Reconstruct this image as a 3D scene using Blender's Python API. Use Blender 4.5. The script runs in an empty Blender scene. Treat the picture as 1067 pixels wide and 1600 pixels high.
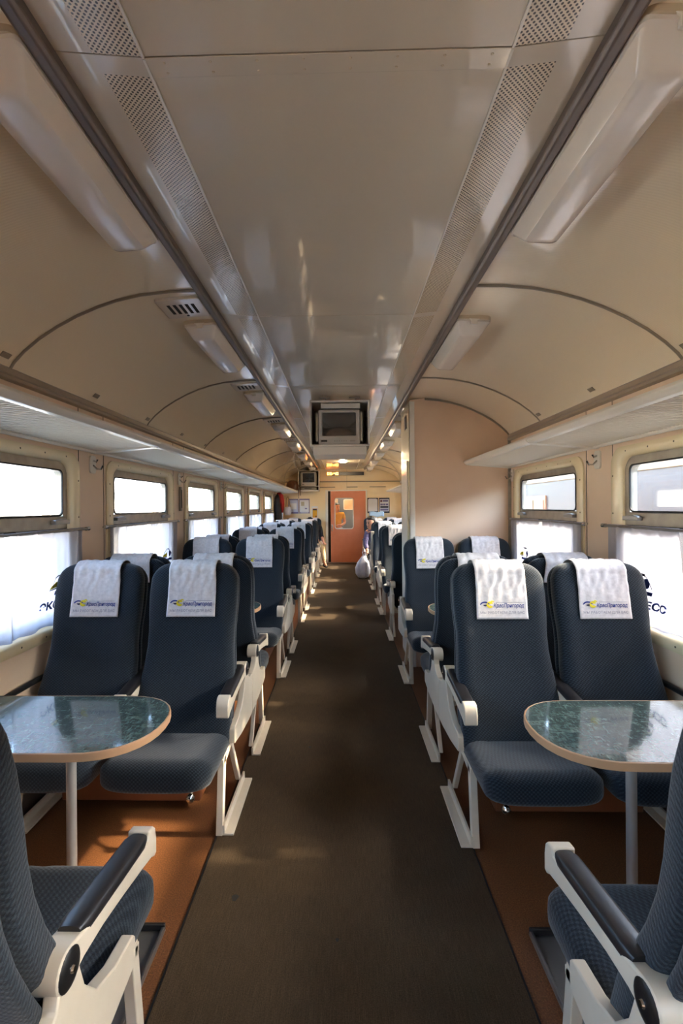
import bpy, bmesh, math, random
from math import sin, cos, pi, radians as R, sqrt
from mathutils import Vector, Matrix
random.seed(7)
S = bpy.context.scene
COL = S.collection

# ---------------------------------------------------------------- camera, sky, sun, exposure
F_PX = 755.0
cam_d = bpy.data.cameras.new('camera'); cam = bpy.data.objects.new('camera', cam_d); COL.objects.link(cam)
S.camera = cam
YAW, ROLL = 1.3, -0.43
cam_d.sensor_fit = 'VERTICAL'; cam_d.sensor_height = 36.0; cam_d.lens = 36.0 * F_PX / 1600.0
cam_d.clip_start = 0.02; cam_d.clip_end = 400
cam.matrix_world = Matrix.Translation((0, 0, 1.55)) @ Matrix.Rotation(R(YAW), 4, 'Z') @ Matrix.Rotation(R(90), 4, 'X') @ Matrix.Rotation(R(ROLL), 4, 'Z')
cam_d.shift_x = (533.5 - (535 - F_PX * math.tan(R(YAW)))) / 1600.0
cam_d.shift_y = -(800 - 792) / 1600.0

SUN_EL, SUN_AZ = 32.0, 4.0
W_ = bpy.data.worlds.new('world'); S.world = W_; W_.use_nodes = True
wn = W_.node_tree; bg = wn.nodes['Background']
sky = wn.nodes.new('ShaderNodeTexSky'); sky.sky_type = 'NISHITA'; sky.sun_disc = False
sky.sun_elevation = R(SUN_EL); sky.sun_rotation = R(90 - SUN_AZ); sky.dust_density = 2.0; sky.ozone_density = 1.5
wn.links.new(sky.outputs['Color'], bg.inputs['Color']); bg.inputs['Strength'].default_value = 1.6
sl = bpy.data.lights.new('sun', 'SUN'); sl.energy = 5.6; sl.angle = R(2.2); sl.color = (1.0, 0.80, 0.56)
sun = bpy.data.objects.new('sun', sl); COL.objects.link(sun)
e, a = R(SUN_EL), R(SUN_AZ)
sun.rotation_euler = Vector((-cos(e) * cos(a), -cos(e) * sin(a), -sin(e))).to_track_quat('-Z', 'Y').to_euler()
S.view_settings.view_transform = 'Standard'; S.view_settings.look = 'None'
S.view_settings.gamma = 1.0; S.view_settings.use_curve_mapping = False
S.view_settings.exposure = 1.8
S.cycles.max_bounces = 10; S.cycles.diffuse_bounces = 6; S.cycles.transparent_max_bounces = 16
S.cycles.transmission_bounces = 8; S.cycles.sample_clamp_indirect = 6.0

# ---------------------------------------------------------------- dimensions
WX = 1.62            # half width inside
Y0, Y1 = -3.3, 13.38 # ends of the saloon
ZC = 2.585           # flat ceiling
PITCH = 1.657
WOPEN = (3.37, 4.49) # opening of window 0 along Y
PART_Y = (4.68, 5.30)

# ---------------------------------------------------------------- helpers
def lin(r, g, b):
    f = lambda c: (c / 255 / 12.92) if c / 255 <= 0.04045 else ((c / 255 + 0.055) / 1.055) ** 2.4
    return (f(r), f(g), f(b), 1.0)

class MB:
    def __init__(s): s.v = []; s.f = []
    def add(s, vs, fs):
        o = len(s.v); s.v += [tuple(p) for p in vs]; s.f += [tuple(i + o for i in q) for q in fs]; return s
    def box(s, x0, x1, y0, y1, z0, z1):
        vs = [(x, y, z) for x in (x0, x1) for y in (y0, y1) for z in (z0, z1)]
        return s.add(vs, [(0, 1, 3, 2), (4, 6, 7, 5), (0, 4, 5, 1), (2, 3, 7, 6), (0, 2, 6, 4), (1, 5, 7, 3)])
    def prism(s, poly, axis, a0, a1):
        n = len(poly)
        def P(p, a):
            return {'x': (a, p[0], p[1]), 'y': (p[0], a, p[1]), 'z': (p[0], p[1], a)}[axis]
        vs = [P(p, a0) for p in poly] + [P(p, a1) for p in poly]
        fs = [tuple(range(n))[::-1], tuple(range(n, 2 * n))] + [(i, (i + 1) % n, n + (i + 1) % n, n + i) for i in range(n)]
        return s.add(vs, fs)
    def loft(s, rings, cap=True, ring_closed=True, loop=False):
        n = len(rings[0]); vs = [p for r in rings for p in r]; fs = []
        m = len(rings)
        for i in range(m if loop else m - 1):
            j2 = (i + 1) % m
            for j in range(n if ring_closed else n - 1):
                k = (j + 1) % n
                fs.append((i * n + j, i * n + k, j2 * n + k, j2 * n + j))
        if cap and not loop:
            fs.append(tuple(range(n))[::-1]); fs.append(tuple(range((m - 1) * n, m * n)))
        return s.add(vs, fs)
    def tube(s, pts, r, n=10, cap=True, loop=False):
        pts = [Vector(p) for p in pts]; rings = []; N = len(pts)
        rr = r if isinstance(r, (list, tuple)) else [r] * N
        up = None
        for i, p in enumerate(pts):
            if loop: d = (pts[(i + 1) % N] - pts[i - 1])
            else: d = pts[min(i + 1, N - 1)] - pts[max(i - 1, 0)]
            d.normalize()
            if up is None: up = Vector((0, 0, 1)) if abs(d.z) < .9 else Vector((1, 0, 0))
            u = d.cross(up); u.normalize(); w = u.cross(d); w.normalize(); up = w
            rings.append([tuple(p + (u * cos(2 * pi * k / n) + w * sin(2 * pi * k / n)) * rr[i]) for k in range(n)])
        return s.loft(rings, cap=cap, loop=loop)
    def lathe(s, prof, c, axis='z', n=20):
        rings = []
        for r, h in prof:
            ring = []
            for k in range(n):
                a_, b_ = r * cos(2 * pi * k / n), r * sin(2 * pi * k / n)
                ring.append({'z': (c[0] + a_, c[1] + b_, c[2] + h), 'x': (c[0] + h, c[1] + a_, c[2] + b_), 'y': (c[0] + a_, c[1] + h, c[2] + b_)}[axis])
            rings.append(ring)
        return s.loft(rings)
    def sheet(s, nu, nv, f):
        vs = [f(i / nu, j / nv) for i in range(nu + 1) for j in range(nv + 1)]
        fs = [(i * (nv + 1) + j, (i + 1) * (nv + 1) + j, (i + 1) * (nv + 1) + j + 1, i * (nv + 1) + j + 1) for i in range(nu) for j in range(nv)]
        return s.add(vs, fs)
    def build(s, name, mat, parent=None, bevel=0, smooth=True, solid=0, seg=2, loc=None, ang=38):
        me = bpy.data.meshes.new(name)
        L = Vector(loc) if loc else None
        me.from_pydata([tuple(Vector(p) - L) for p in s.v] if loc else s.v, [], s.f)
        bm = bmesh.new(); bm.from_mesh(me)
        bmesh.ops.recalc_face_normals(bm, faces=bm.faces); bm.to_mesh(me); bm.free()
        if smooth:
            me.polygons.foreach_set('use_smooth', [True] * len(me.polygons)); me.set_sharp_from_angle(angle=R(ang))
        me.materials.append(mat)
        o = bpy.data.objects.new(name, me); COL.objects.link(o)
        if loc: o.location = loc
        if parent: o.parent = parent
        if solid:
            m = o.modifiers.new('solid', 'SOLIDIFY'); m.thickness = solid; m.offset = 0
        if bevel:
            m = o.modifiers.new('bevel', 'BEVEL'); m.width = bevel; m.segments = seg; m.limit_method = 'ANGLE'; m.angle_limit = R(35); m.harden_normals = False
        return o

def tag(o, label=None, cat=None, group=None, kind=None):
    if label: o['label'] = label
    if cat: o['category'] = cat
    if group: o['group'] = group
    if kind: o['kind'] = kind
    return o
def empty(name, loc=(0, 0, 0), rz=0, label=None, cat=None, group=None, kind=None):
    o = bpy.data.objects.new(name, None); COL.objects.link(o); o.empty_display_size = .1
    o.location = loc; o.rotation_euler = (0, 0, rz)
    return tag(o, label, cat, group, kind)
KIDS = {}
def kids(o): return [c for c in COL.objects if c.parent == o]
def dup(src, loc=None, rz=None, label=None, parent=None, keep=None):
    c = src.copy(); COL.objects.link(c)
    if parent is not None: c.parent = parent
    if loc is not None: c.location = loc
    if rz is not None: c.rotation_euler = (0, 0, rz)
    if label: c['label'] = label
    for ch in list(src.children):
        if keep and not keep(ch): continue
        dup(ch, parent=c)
    return c
def rrect(w, h, r, n=5, cx=0, cy=0):
    pts = []
    for (sx, sy, a0) in ((1, 1, 0), (-1, 1, 90), (-1, -1, 180), (1, -1, 270)):
        for k in range(n + 1):
            t = R(a0 + 90 * k / n)
            pts.append((cx + sx * (w / 2 - r) + r * cos(t), cy + sy * (h / 2 - r) + r * sin(t)))
    return pts
def sup(hw, hh, p, n):
    out = []
    for k in range(n):
        t = 2 * pi * k / n; c_, s_ = cos(t), sin(t)
        out.append((hw * math.copysign(abs(c_) ** (2 / p), c_), hh * math.copysign(abs(s_) ** (2 / p), s_)))
    return out
def text_mesh(body, size, shear=0, bold=0):
    cu = bpy.data.curves.new('lettering', 'FONT'); cu.body = body; cu.size = size; cu.shear = shear; cu.align_x = 'LEFT'; cu.offset = bold
    cu.resolution_u = 3
    o = bpy.data.objects.new('lettering', cu); COL.objects.link(o)
    bpy.context.view_layer.update()
    me = bpy.data.meshes.new_from_object(o.evaluated_get(bpy.context.evaluated_depsgraph_get()))
    bpy.data.objects.remove(o)
    bm = bmesh.new(); bm.from_mesh(me); bmesh.ops.triangulate(bm, faces=bm.faces)
    vs = [tuple(v.co) for v in bm.verts]; fs = [tuple(v.index for v in f.verts) for f in bm.faces]; bm.free()
    return vs, fs
def split_edges(vs, fs, maxlen):
    bm = bmesh.new(); bv = [bm.verts.new(v) for v in vs]
    for f in fs:
        try: bm.faces.new([bv[i] for i in f])
        except ValueError: pass
    for _ in range(4):
        es = [e_ for e_ in bm.edges if e_.calc_length() > maxlen]
        if not es: break
        bmesh.ops.subdivide_edges(bm, edges=es, cuts=1); bmesh.ops.triangulate(bm, faces=bm.faces)
    bm.verts.index_update()
    out = [tuple(v.co) for v in bm.verts], [tuple(v.index for v in f.verts) for f in bm.faces]
    bm.free(); return out

# ---------------------------------------------------------------- materials
def mat(name, col, rough=.5, metal=0, spec=.5, coat=0, emit=None, es=0):
    m = bpy.data.materials.new(name); m.use_nodes = True
    b = m.node_tree.nodes['Principled BSDF']
    b.inputs['Base Color'].default_value = col; b.inputs['Roughness'].default_value = rough
    b.inputs['Metallic'].default_value = metal; b.inputs['Specular IOR Level'].default_value = spec
    b.inputs['Coat Weight'].default_value = coat; b.inputs['Coat Roughness'].default_value = .04
    if emit: b.inputs['Emission Color'].default_value = emit; b.inputs['Emission Strength'].default_value = es
    return m
def nd(m, t, **kw):
    n = m.node_tree.nodes.new(t)
    for k, v in kw.items():
        if k in n.inputs: n.inputs[k].default_value = v
        else: setattr(n, k, v)
    return n
def lk(m, a_, b_): m.node_tree.links.new(a_, b_)
def bsdf(m): return m.node_tree.nodes['Principled BSDF']
def coords(m, out='Object', scale=(1, 1, 1), rot=(0, 0, 0)):
    t = nd(m, 'ShaderNodeTexCoord'); mp = nd(m, 'ShaderNodeMapping')
    mp.inputs['Scale'].default_value = scale; mp.inputs['Rotation'].default_value = rot
    lk(m, t.outputs[out], mp.inputs['Vector']); return mp.outputs['Vector']
def ramp(m, fac, stops):
    r = nd(m, 'ShaderNodeValToRGB'); e_ = r.color_ramp.elements
    while len(e_) < len(stops): e_.new(.5)
    for k, (p, c) in enumerate(stops): e_[k].position = p; e_[k].color = c
    lk(m, fac, r.inputs['Fac']); return r.outputs['Color']
def bump(m, h, strength=.2, dist=.002):
    b = nd(m, 'ShaderNodeBump'); b.inputs['Strength'].default_value = strength; b.inputs['Distance'].default_value = dist
    lk(m, h, b.inputs['Height']); lk(m, b.outputs['Normal'], bsdf(m).inputs['Normal'])
def noise(m, vec, scale, detail=3, rough=.5):
    n = nd(m, 'ShaderNodeTexNoise'); n.inputs['Scale'].default_value = scale; n.inputs['Detail'].default_value = detail; n.inputs['Roughness'].default_value = rough
    lk(m, vec, n.inputs['Vector']); return n.outputs['Fac']
def mth(m, op, a_, b_=None):
    n = nd(m, 'ShaderNodeMath', operation=op)
    for i, x in enumerate((a_, b_)):
        if x is None: continue
        if isinstance(x, (int, float)): n.inputs[i].default_value = x
        else: lk(m, x, n.inputs[i])
    return n.outputs[0]
def mottled(name, c1, c2, scale, rough=.5, det=3, bmp=0, stretch=(1, 1, 1), **kw):
    m = mat(name, c1, rough, **kw); v = coords(m, 'Object', stretch)
    f = noise(m, v, scale, det); lk(m, ramp(m, f, [(.35, c1), (.65, c2)]), bsdf(m).inputs['Base Color'])
    if bmp: bump(m, f, bmp, .003)
    return m

M = {}
M['wall'] = mottled('wall_laminate', lin(222, 194, 164), lin(226, 200, 172), 3, .42)
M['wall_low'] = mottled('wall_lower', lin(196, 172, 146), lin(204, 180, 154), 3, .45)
M['endwall'] = mottled('end_wall_laminate', lin(240, 214, 168), lin(242, 218, 174), 3, .42)
M['partition'] = mottled('partition_laminate', lin(218, 184, 154), lin(224, 192, 162), 2.5, .38)
M['cream'] = mottled('moulded_cream_plastic', lin(230, 212, 170), lin(234, 218, 180), 2, .22, coat=.4)
M['ceil'] = mottled('ceiling_enamel', lin(196, 181, 158), lin(200, 185, 163), 1.5, .32, coat=1.0)
M['rail'] = mat('grey_rail', lin(112, 100, 92), .35, .3)
M['cove'] = mat('cove_moulding', lin(150, 132, 112), .4)
M['ring'] = mat('vault_joint_strip', lin(140, 128, 112), .4)
M['rackw'] = mottled('rack_enamel', lin(222, 214, 200), lin(228, 220, 206), 4, .28, coat=.3)
M['slat'] = mat('rack_slat_paint', lin(214, 204, 188), .55)
M['alu'] = mottled('window_aluminium', lin(150, 142, 130), lin(166, 158, 144), 12, .38, metal=.55)
M['steel'] = mat('brushed_steel', lin(150, 148, 146), .35, .9)
M['chrome'] = mat('chrome', lin(205, 205, 205), .12, 1)
M['black'] = mat('black_plastic', lin(24, 23, 24), .38)
M['rubber'] = mat('rubber', lin(20, 19, 19), .7)
M['pad'] = mat('armrest_pad', lin(34, 32, 34), .36)
M['white'] = mottled('seat_frame_enamel', lin(208, 196, 176), lin(218, 206, 186), 5, .34)
M['rod'] = mat('curtain_rod', lin(140, 134, 128), .3, .8)
M['lampw'] = mat('lamp_diffuser', lin(225, 214, 200), .2, coat=.5)
bsdf(M['lampw']).inputs['Subsurface Weight'].default_value = 0
M['lampbase'] = mat('lamp_base', lin(196, 178, 150), .45)
M['screw'] = mat('screw', lin(90, 78, 62), .4, .6)
M['slot'] = mat('slot_dark', lin(40, 36, 32), .8)
M['tvbox'] = mat('tv_cabinet', lin(216, 206, 192), .4)
M['tvin'] = mat('tv_cabinet_inside', lin(120, 108, 94), .6)
M['tv'] = mat('tv_silver', lin(182, 174, 164), .4)
M['tvs'] = mat('tv_screen', lin(42, 44, 44), .07, coat=.8)
M['door'] = mottled('door_laminate', lin(222, 134, 96), lin(226, 140, 102), 6, .4)
M['edge'] = mat('table_edge_band', lin(184, 144, 108), .4)
M['post'] = mat('table_post', lin(178, 172, 166), .3, .4)
M['heat'] = mottled('heater_enamel', lin(112, 62, 34), lin(122, 70, 40), 8, .45)
M['led'] = mat('led_panel', lin(40, 26, 18), .3)
M['leds'] = mat('led_digits', (1, .45, .05, 1), .5, emit=(1.0, .42, .06, 1), es=5)
M['blue'] = mat('print_blue', lin(38, 56, 130), .7)
M['greyp'] = mat('print_grey', lin(128, 126, 140), .7)
M['yel'] = mat('print_yellow', lin(226, 206, 30), .7)
M['ink'] = mat('print_dark', lin(36, 36, 60), .7)
M['paper'] = mat('paper', lin(226, 222, 222), .6)
M['lilac'] = mat('poster_lilac', lin(120, 110, 150), .5)
M['maroon'] = mat('poster_maroon', lin(110, 50, 60), .5)
M['ysign'] = mat('yellow_sign', lin(226, 158, 16), .5)
M['skin'] = mat('skin', lin(196, 140, 110), .5)
M['hair'] = mat('dark_hair', lin(28, 22, 20), .6)
M['redc'] = mottled('red_cloth', lin(160, 22, 18), lin(130, 16, 14), 20, .8)
M['blackc'] = mottled('black_cloth', lin(24, 20, 24), lin(34, 28, 30), 30, .9)
M['brown'] = mottled('brown_leather', lin(76, 44, 24), lin(100, 60, 34), 20, .5)
M['bagw'] = mottled('white_bag', lin(222, 220, 228), lin(200, 200, 216), 14, .4)
M['shirt'] = mottled('mauve_check_shirt', lin(104, 92, 128), lin(60, 58, 88), 40, .8)
M['navy'] = mottled('navy_cloth', lin(34, 38, 62), lin(44, 48, 74), 20, .85)
M['denim'] = mottled('pale_denim', lin(128, 140, 176), lin(104, 116, 152), 24, .85)
M['yshirt'] = mottled('yellow_shirt', lin(206, 160, 40), lin(190, 140, 30), 14, .85)
M['beige'] = mottled('beige_trousers', lin(206, 182, 140), lin(190, 164, 122), 14, .85)
M['litlamp'] = mat('lit_lamp', (1, .8, .5, 1), .4, emit=(1, .74, .42, 1), es=14)

# seat cloth: navy moquette in a small diamond weave
m = M['cloth'] = mat('navy_moquette', lin(40, 54, 72), .85, spec=.25)
bsdf(m).inputs['Sheen Weight'].default_value = .25; bsdf(m).inputs['Sheen Roughness'].default_value = .5
t = nd(m, 'ShaderNodeTexCoord'); sp = nd(m, 'ShaderNodeSeparateXYZ'); lk(m, t.outputs['Object'], sp.inputs[0])
KX = 380.0
xk = mth(m, 'MULTIPLY', sp.outputs['X'], KX); yk = mth(m, 'MULTIPLY', sp.outputs['Y'], KX); zk = mth(m, 'MULTIPLY', sp.outputs['Z'], KX)
p1 = mth(m, 'ADD', xk, mth(m, 'MULTIPLY', yk, .5))
p2 = mth(m, 'ADD', zk, mth(m, 'MULTIPLY', yk, .9))
w = mth(m, 'MULTIPLY', mth(m, 'SINE', p1), mth(m, 'SINE', p2))
nz = noise(m, t.outputs['Object'], 350, 2)
w2 = mth(m, 'ADD', mth(m, 'MULTIPLY', w, .30), nz)
lk(m, ramp(m, w2, [(.25, lin(9, 15, 23)), (.5, lin(22, 32, 44)), (.8, lin(47, 57, 64))]), bsdf(m).inputs['Base Color'])
bump(m, w2, .35, .003)
# cover cloth
m = M['cover'] = mat('headrest_cloth', lin(226, 222, 226), .9, spec=.15)
v = coords(m); f = noise(m, v, 60, 4); lk(m, ramp(m, f, [(.3, lin(210, 204, 202)), (.7, lin(230, 224, 222))]), bsdf(m).inputs['Base Color'])
bump(m, noise(m, v, 18, 3), .35, .006)
# curtain: thin white cloth, light comes through
m = M['curtain'] = bpy.data.materials.new('curtain_cloth'); m.use_nodes = True
nt = m.node_tree; nt.nodes.remove(nt.nodes['Principled BSDF']); out = nt.nodes['Material Output']
df = nd(m, 'ShaderNodeBsdfDiffuse', Color=lin(212, 208, 214)); tl = nd(m, 'ShaderNodeBsdfTranslucent', Color=lin(152, 150, 156)); tp = nd(m, 'ShaderNodeBsdfTransparent')
mx = nd(m, 'ShaderNodeMixShader'); mx.inputs[0].default_value = .5; lk(m, df.outputs[0], mx.inputs[1]); lk(m, tl.outputs[0], mx.inputs[2])
mx2 = nd(m, 'ShaderNodeMixShader'); mx2.inputs[0].default_value = .05; lk(m, mx.outputs[0], mx2.inputs[1]); lk(m, tp.outputs[0], mx2.inputs[2]); lk(m, mx2.outputs[0], out.inputs[0])
# glass
m = M['glass'] = bpy.data.materials.new('window_glass'); m.use_nodes = True
nt = m.node_tree; nt.nodes.remove(nt.nodes['Principled BSDF']); out = nt.nodes['Material Output']
tp = nd(m, 'ShaderNodeBsdfTransparent', Color=(.93, .95, .94, 1)); gl = nd(m, 'ShaderNodeBsdfGlossy', Roughness=.02); lw_ = nd(m, 'ShaderNodeLayerWeight'); lw_.inputs['Blend'].default_value = .5
fr_ = mth(m, 'ADD', mth(m, 'MULTIPLY', mth(m, 'POWER', lw_.outputs['Facing'], 5.0), .9), .045)
mx = nd(m, 'ShaderNodeMixShader'); lk(m, fr_, mx.inputs[0]); lk(m, tp.outputs[0], mx.inputs[1]); lk(m, gl.outputs[0], mx.inputs[2]); lk(m, mx.outputs[0], out.inputs[0])
# vault: glossy sheet with very fine ribs along the car
m = M['vault'] = mat('ribbed_vault_sheet', lin(246, 231, 204), .24, coat=1.0)
v = coords(m); wv = nd(m, 'ShaderNodeTexWave', bands_direction='Y'); wv.inputs['Scale'].default_value = 26; wv.inputs['Distortion'].default_value = .4; lk(m, v, wv.inputs['Vector'])
bump(m, wv.outputs['Fac'], .10, .002)
# perforated strip: punched holes
m = M['perf'] = mat('perforated_sheet', lin(216, 198, 170), .25, coat=.3)
v = coords(m, 'Object', (1, 1, 1), (0, 0, R(45)))
vo = nd(m, 'ShaderNodeTexVoronoi', voronoi_dimensions='2D'); vo.inputs['Scale'].default_value = 108; vo.inputs['Randomness'].default_value = 0; lk(m, v, vo.inputs['Vector'])
hole = ramp(m, vo.outputs['Distance'], [(.27, lin(66, 58, 50)), (.36, lin(220, 202, 174))])
lk(m, hole, bsdf(m).inputs['Base Color'])
# table laminate
m = M['table'] = mat('green_laminate', lin(60, 84, 82), .12, coat=.6)
v = coords(m, 'Object', (1, 1, 1)); n1 = noise(m, v, 26, 6, .7)
v2 = coords(m, 'Object', (34, 130, 1), (0, 0, R(25))); n2 = noise(m, v2, 1.0, 3, .6)
v3 = coords(m, 'Object', (120, 30, 1), (0, 0, R(-20))); n3 = noise(m, v3, 1.0, 3, .6)
mxm = mth(m, 'MAXIMUM', n2, n3); s_ = mth(m, 'ADD', mth(m, 'MULTIPLY', n1, .45), mth(m, 'MULTIPLY', mxm, .62))
lk(m, ramp(m, s_, [(.42, lin(44, 60, 60)), (.56, lin(66, 84, 82)), (.67, lin(98, 112, 106)), (.77, lin(156, 164, 152))]), bsdf(m).inputs['Base Color'])
# linoleum
m = M['lino'] = mat('orange_linoleum', lin(170, 98, 48), .55)
v = coords(m); f1 = noise(m, v, 190, 4, .7); f2 = noise(m, v, 2.2, 3)
cc = ramp(m, f1, [(.3, lin(74, 43, 22)), (.52, lin(118, 72, 38)), (.75, lin(154, 104, 62))])
mm = nd(m, 'ShaderNodeMixRGB', blend_type='MULTIPLY'); mm.inputs[0].default_value = .5; lk(m, cc, mm.inputs[1]); lk(m, ramp(m, f2, [(.3, (.6, .6, .6, 1)), (.7, (1, 1, 1, 1))]), mm.inputs[2])
lk(m, mm.outputs[0], bsdf(m).inputs['Base Color']); bump(m, f1, .15, .002)
# carpet
m = M['carpet'] = mat('dark_carpet', lin(64, 56, 48), .92, spec=.2)
v = coords(m); f1 = noise(m, v, 240, 4, .75); f2 = noise(m, v, 1.6, 4, .6)
vy = coords(m, 'Object', (400, 14, 1)); f3 = noise(m, vy, 1, 2)
cc = ramp(m, mth(m, 'ADD', mth(m, 'MULTIPLY', f1, .7), mth(m, 'MULTIPLY', f3, .3)), [(.3, lin(44, 35, 25)), (.7, lin(98, 80, 60))])
mm = nd(m, 'ShaderNodeMixRGB', blend_type='MULTIPLY'); mm.inputs[0].default_value = .6; lk(m, cc, mm.inputs[1]); lk(m, ramp(m, f2, [(.32, (.62, .60, .57, 1)), (.68, (1, 1, 1, 1))]), mm.inputs[2])
lk(m, mm.outputs[0], bsdf(m).inputs['Base Color']); bump(m, f1, .4, .003)
M['ground'] = mottled('ballast', lin(206, 196, 178), lin(186, 176, 158), 6, .9, det=6)
M['stucco'] = mottled('pale_stucco', lin(196, 190, 178), lin(188, 180, 168), 1.2, .9)
M['roofing'] = mottled('corrugated_roof', lin(140, 136, 130), lin(124, 120, 114), 2, .8)
M['trainside'] = mottled('train_paint', lin(62, 53, 53), lin(58, 50, 50), 1.5, .5)
M['traincream'] = mat('train_roof_paint', lin(124, 102, 76), .5)
M['trainred'] = mat('train_window_frame', lin(140, 92, 62), .5)
M['darkglass'] = mat('far_glass', lin(60, 58, 56), .1, coat=.6)

# ---------------------------------------------------------------- outside
g = MB().box(-80, 80, -60, 120, -1.5, -1.3).build('ground', M['ground']); tag(g, kind='structure')
b = empty('station_building', (-13.5, 6, -1.3), label='low cream building with grey corrugated roof outside the left windows', cat='building')
MB().box(-4, 0, -26, 34, 0, 4.0).build('wall', M['stucco'], b)
mb = MB(); n = 240
prof = [(-4.6 + 0, 0)]
mb.sheet(n, 1, lambda u, v: (.7 - 3.4 * v, -27 + 62 * u, 3.75 + 1.75 * v + .04 * sin(u * n * pi / 2)))
mb.build('roof', M['roofing'], b, solid=.03)
mb = MB()
for k in range(9):
    y = -22 + k * 6.2
    w = MB().box(-.02, .06, y, y + 1.5, 1.3, 2.9).build('window_frame', M['stucco'], b)
    MB().box(.0, .075, y + .1, y + .7, 1.4, 2.8).box(.0, .075, y + .8, y + 1.4, 1.4, 2.8).build('pane', M['darkglass'], w)
b = empty('passenger_train', (4.6, 5, -.95), label='mauve-grey coach on the next track outside the right windows', cat='train')
mb = MB(); mb.prism([(0, .9), (0, 3.15), (.12, 3.3), (.5, 3.62), (1.5, 3.86), (2.5, 3.62), (3, 3.3), (3, .9)], 'y', -22, 30); mb.build('body', M['trainside'], b)
MB().box(-.03, .0, -22, 30, 3.02, 3.16).build('cantrail', M['traincream'], b, bevel=.01)
MB().box(-.02, .0, -22, 30, 1.35, 1.5).build('side_stripe', M['traincream'], b, bevel=.005)
for k in range(17):
    y = -21 + k * 3.0
    w = MB().box(-.03, .02, y, y + 1.3, 1.75, 2.72).build('window_frame', M['trainred'], b)
    MB().box(-.045, .02, y + .09, y + .6, 1.85, 2.62).box(-.045, .02, y + .7, y + 1.21, 1.85, 2.62).build('pane', M['traincream'], w)
for k in range(8):
    MB().lathe([(.0, -.06), (.46, -.06), (.46, .06), (0, .06)], (.5, -20 + k * 6.5, .46), 'x', 24).build('wheel', M['black'], b)
MB().box(.2, 2.8, -22, 30, .4, .95).build('underframe', M['black'], b)

# ---------------------------------------------------------------- shell
fl = MB().box(-WX - .1, WX + .1, Y0, Y1 + 2.2, -.06, 0).build('floor', M['lino']); tag(fl, kind='structure')
ca = MB().box(-.6, .575, Y0 + .05, Y1 - .02, 0.0, .008).build('carpet_runner', M['carpet'], bevel=.003)
tag(ca, 'dark grey brown carpet runner down the aisle between the seats', 'carpet')
for (sx, sy, r_) in ((-.436, 1.90, .013), (-.03, 1.72, .006), (-.22, 3.1, .009)):
    MB().prism([(sx + r_ * (1 + .25 * sin(3 * q)) * cos(q), sy + 1.3 * r_ * sin(q)) for q in [2 * pi * k / 14 for k in range(14)]], 'z', .0078, .0086).build('stain', M['rubber'], ca)
mb = MB().box(-.606, -.6, Y0, Y1, 0, .006).build('floor_seam', M['rubber'], fl)
mb = MB().box(.575, .581, Y0, Y1, 0, .006).build('floor_seam', M['rubber'], fl)

VAULT = [(.645, 2.60), (.80, 2.597), (.94, 2.583), (1.06, 2.558), (1.157, 2.528), (1.26, 2.487), (1.36, 2.437), (1.45, 2.382), (1.53, 2.32), (1.585, 2.265), (1.62, 2.215)]
XO = -.028  # the ceiling sits a little to the left
def vpt(s, i, y, off=0):
    x, z = VAULT[i]; return (s * x + (XO if i < 3 else XO * (10 - i) / 8), y, z - off)
RING0, RPITCH = 2.31, 1.645
rings_y = [Y0 - .06] + [RING0 + RPITCH * k for k in range(-3, 7) if Y0 + .2 < RING0 + RPITCH * k < Y1] + [Y1 + .06]
ceil = empty('ceiling', (0, 0, 0), kind='structure')
for s in (-1, 1):
    for k in range(len(rings_y) - 1):
        a0, a1 = rings_y[k], rings_y[k + 1]
        mb = MB(); mb.sheet(10, 4, lambda u, v: vpt(s, round(u * 10), a0 + (a1 - a0) * v))
        mb.build('vault_panel', M['vault'], ceil, ang=80)
SEAM = [Y0] + [1.10 + 1.513 * k for k in range(-2, 9) if Y0 < 1.10 + 1.513 * k < Y1 - .1] + [Y1]
for k in range(len(SEAM) - 1):
    a0, a1 = SEAM[k] + .0015, SEAM[k + 1] - .0015
    MB().box(XO - .418, XO + .418, a0, a1, ZC, ZC + .012).build('ceiling_panel', M['ceil'], ceil, bevel=.0015)
    for s in (-1, 1):
        f = lambda x: ZC + (abs(x) - .418) * .10
        for (x0, x1, nm, mt) in ((.418, .424, 'edge_bead', M['rackw']), (.424, .540, 'perforated_strip', M['perf']), (.540, .66, 'ceiling_margin', M['ceil'])):
            aa0, aa1 = (a0 + .05, a1 - .0) if nm == 'perforated_strip' else (a0, a1)
            off = -.004 if nm == 'edge_bead' else 0
            poly = [(XO + s * x0, f(x0) + off), (XO + s * x1, f(x1) + off), (XO + s * x1, f(x1) + .012), (XO + s * x0, f(x0) + .012)]
            MB().prism(poly, 'y', aa0, aa1).build(nm, mt, ceil)
            if nm == 'perforated_strip':
                MB().prism(poly, 'y', a0, aa0).build('blank_strip', M['ceil'], ceil)
mb = MB(); MB().box(XO - .7, XO + .7, Y0 - .06, Y1 + .06, ZC + .05, ZC + .06).build('ceiling_backing', M['slot'], ceil)
# riveted joint cover near the camera
yj = SEAM[3] if abs(SEAM[3] - 1.1) < .01 else 1.10
MB().prism([(XO - .42, ZC - .003), (XO + .42, ZC - .003), (XO + .42, ZC), (XO - .42, ZC)], 'y', yj - .001, yj + .05).build('joint_cover', M['ceil'], ceil, bevel=.001)
riv = MB()
for k in range(8):
    for dy in (.012, .038):
        riv.lathe([(0, -.0018), (.003, -.0012), (.004, .001)], (XO - .378 + k * .108, yj + dy, ZC - .003), 'z', 8)
o = riv.build('rivets', M['lampbase'], ceil); o['kind'] = 'stuff'

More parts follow.
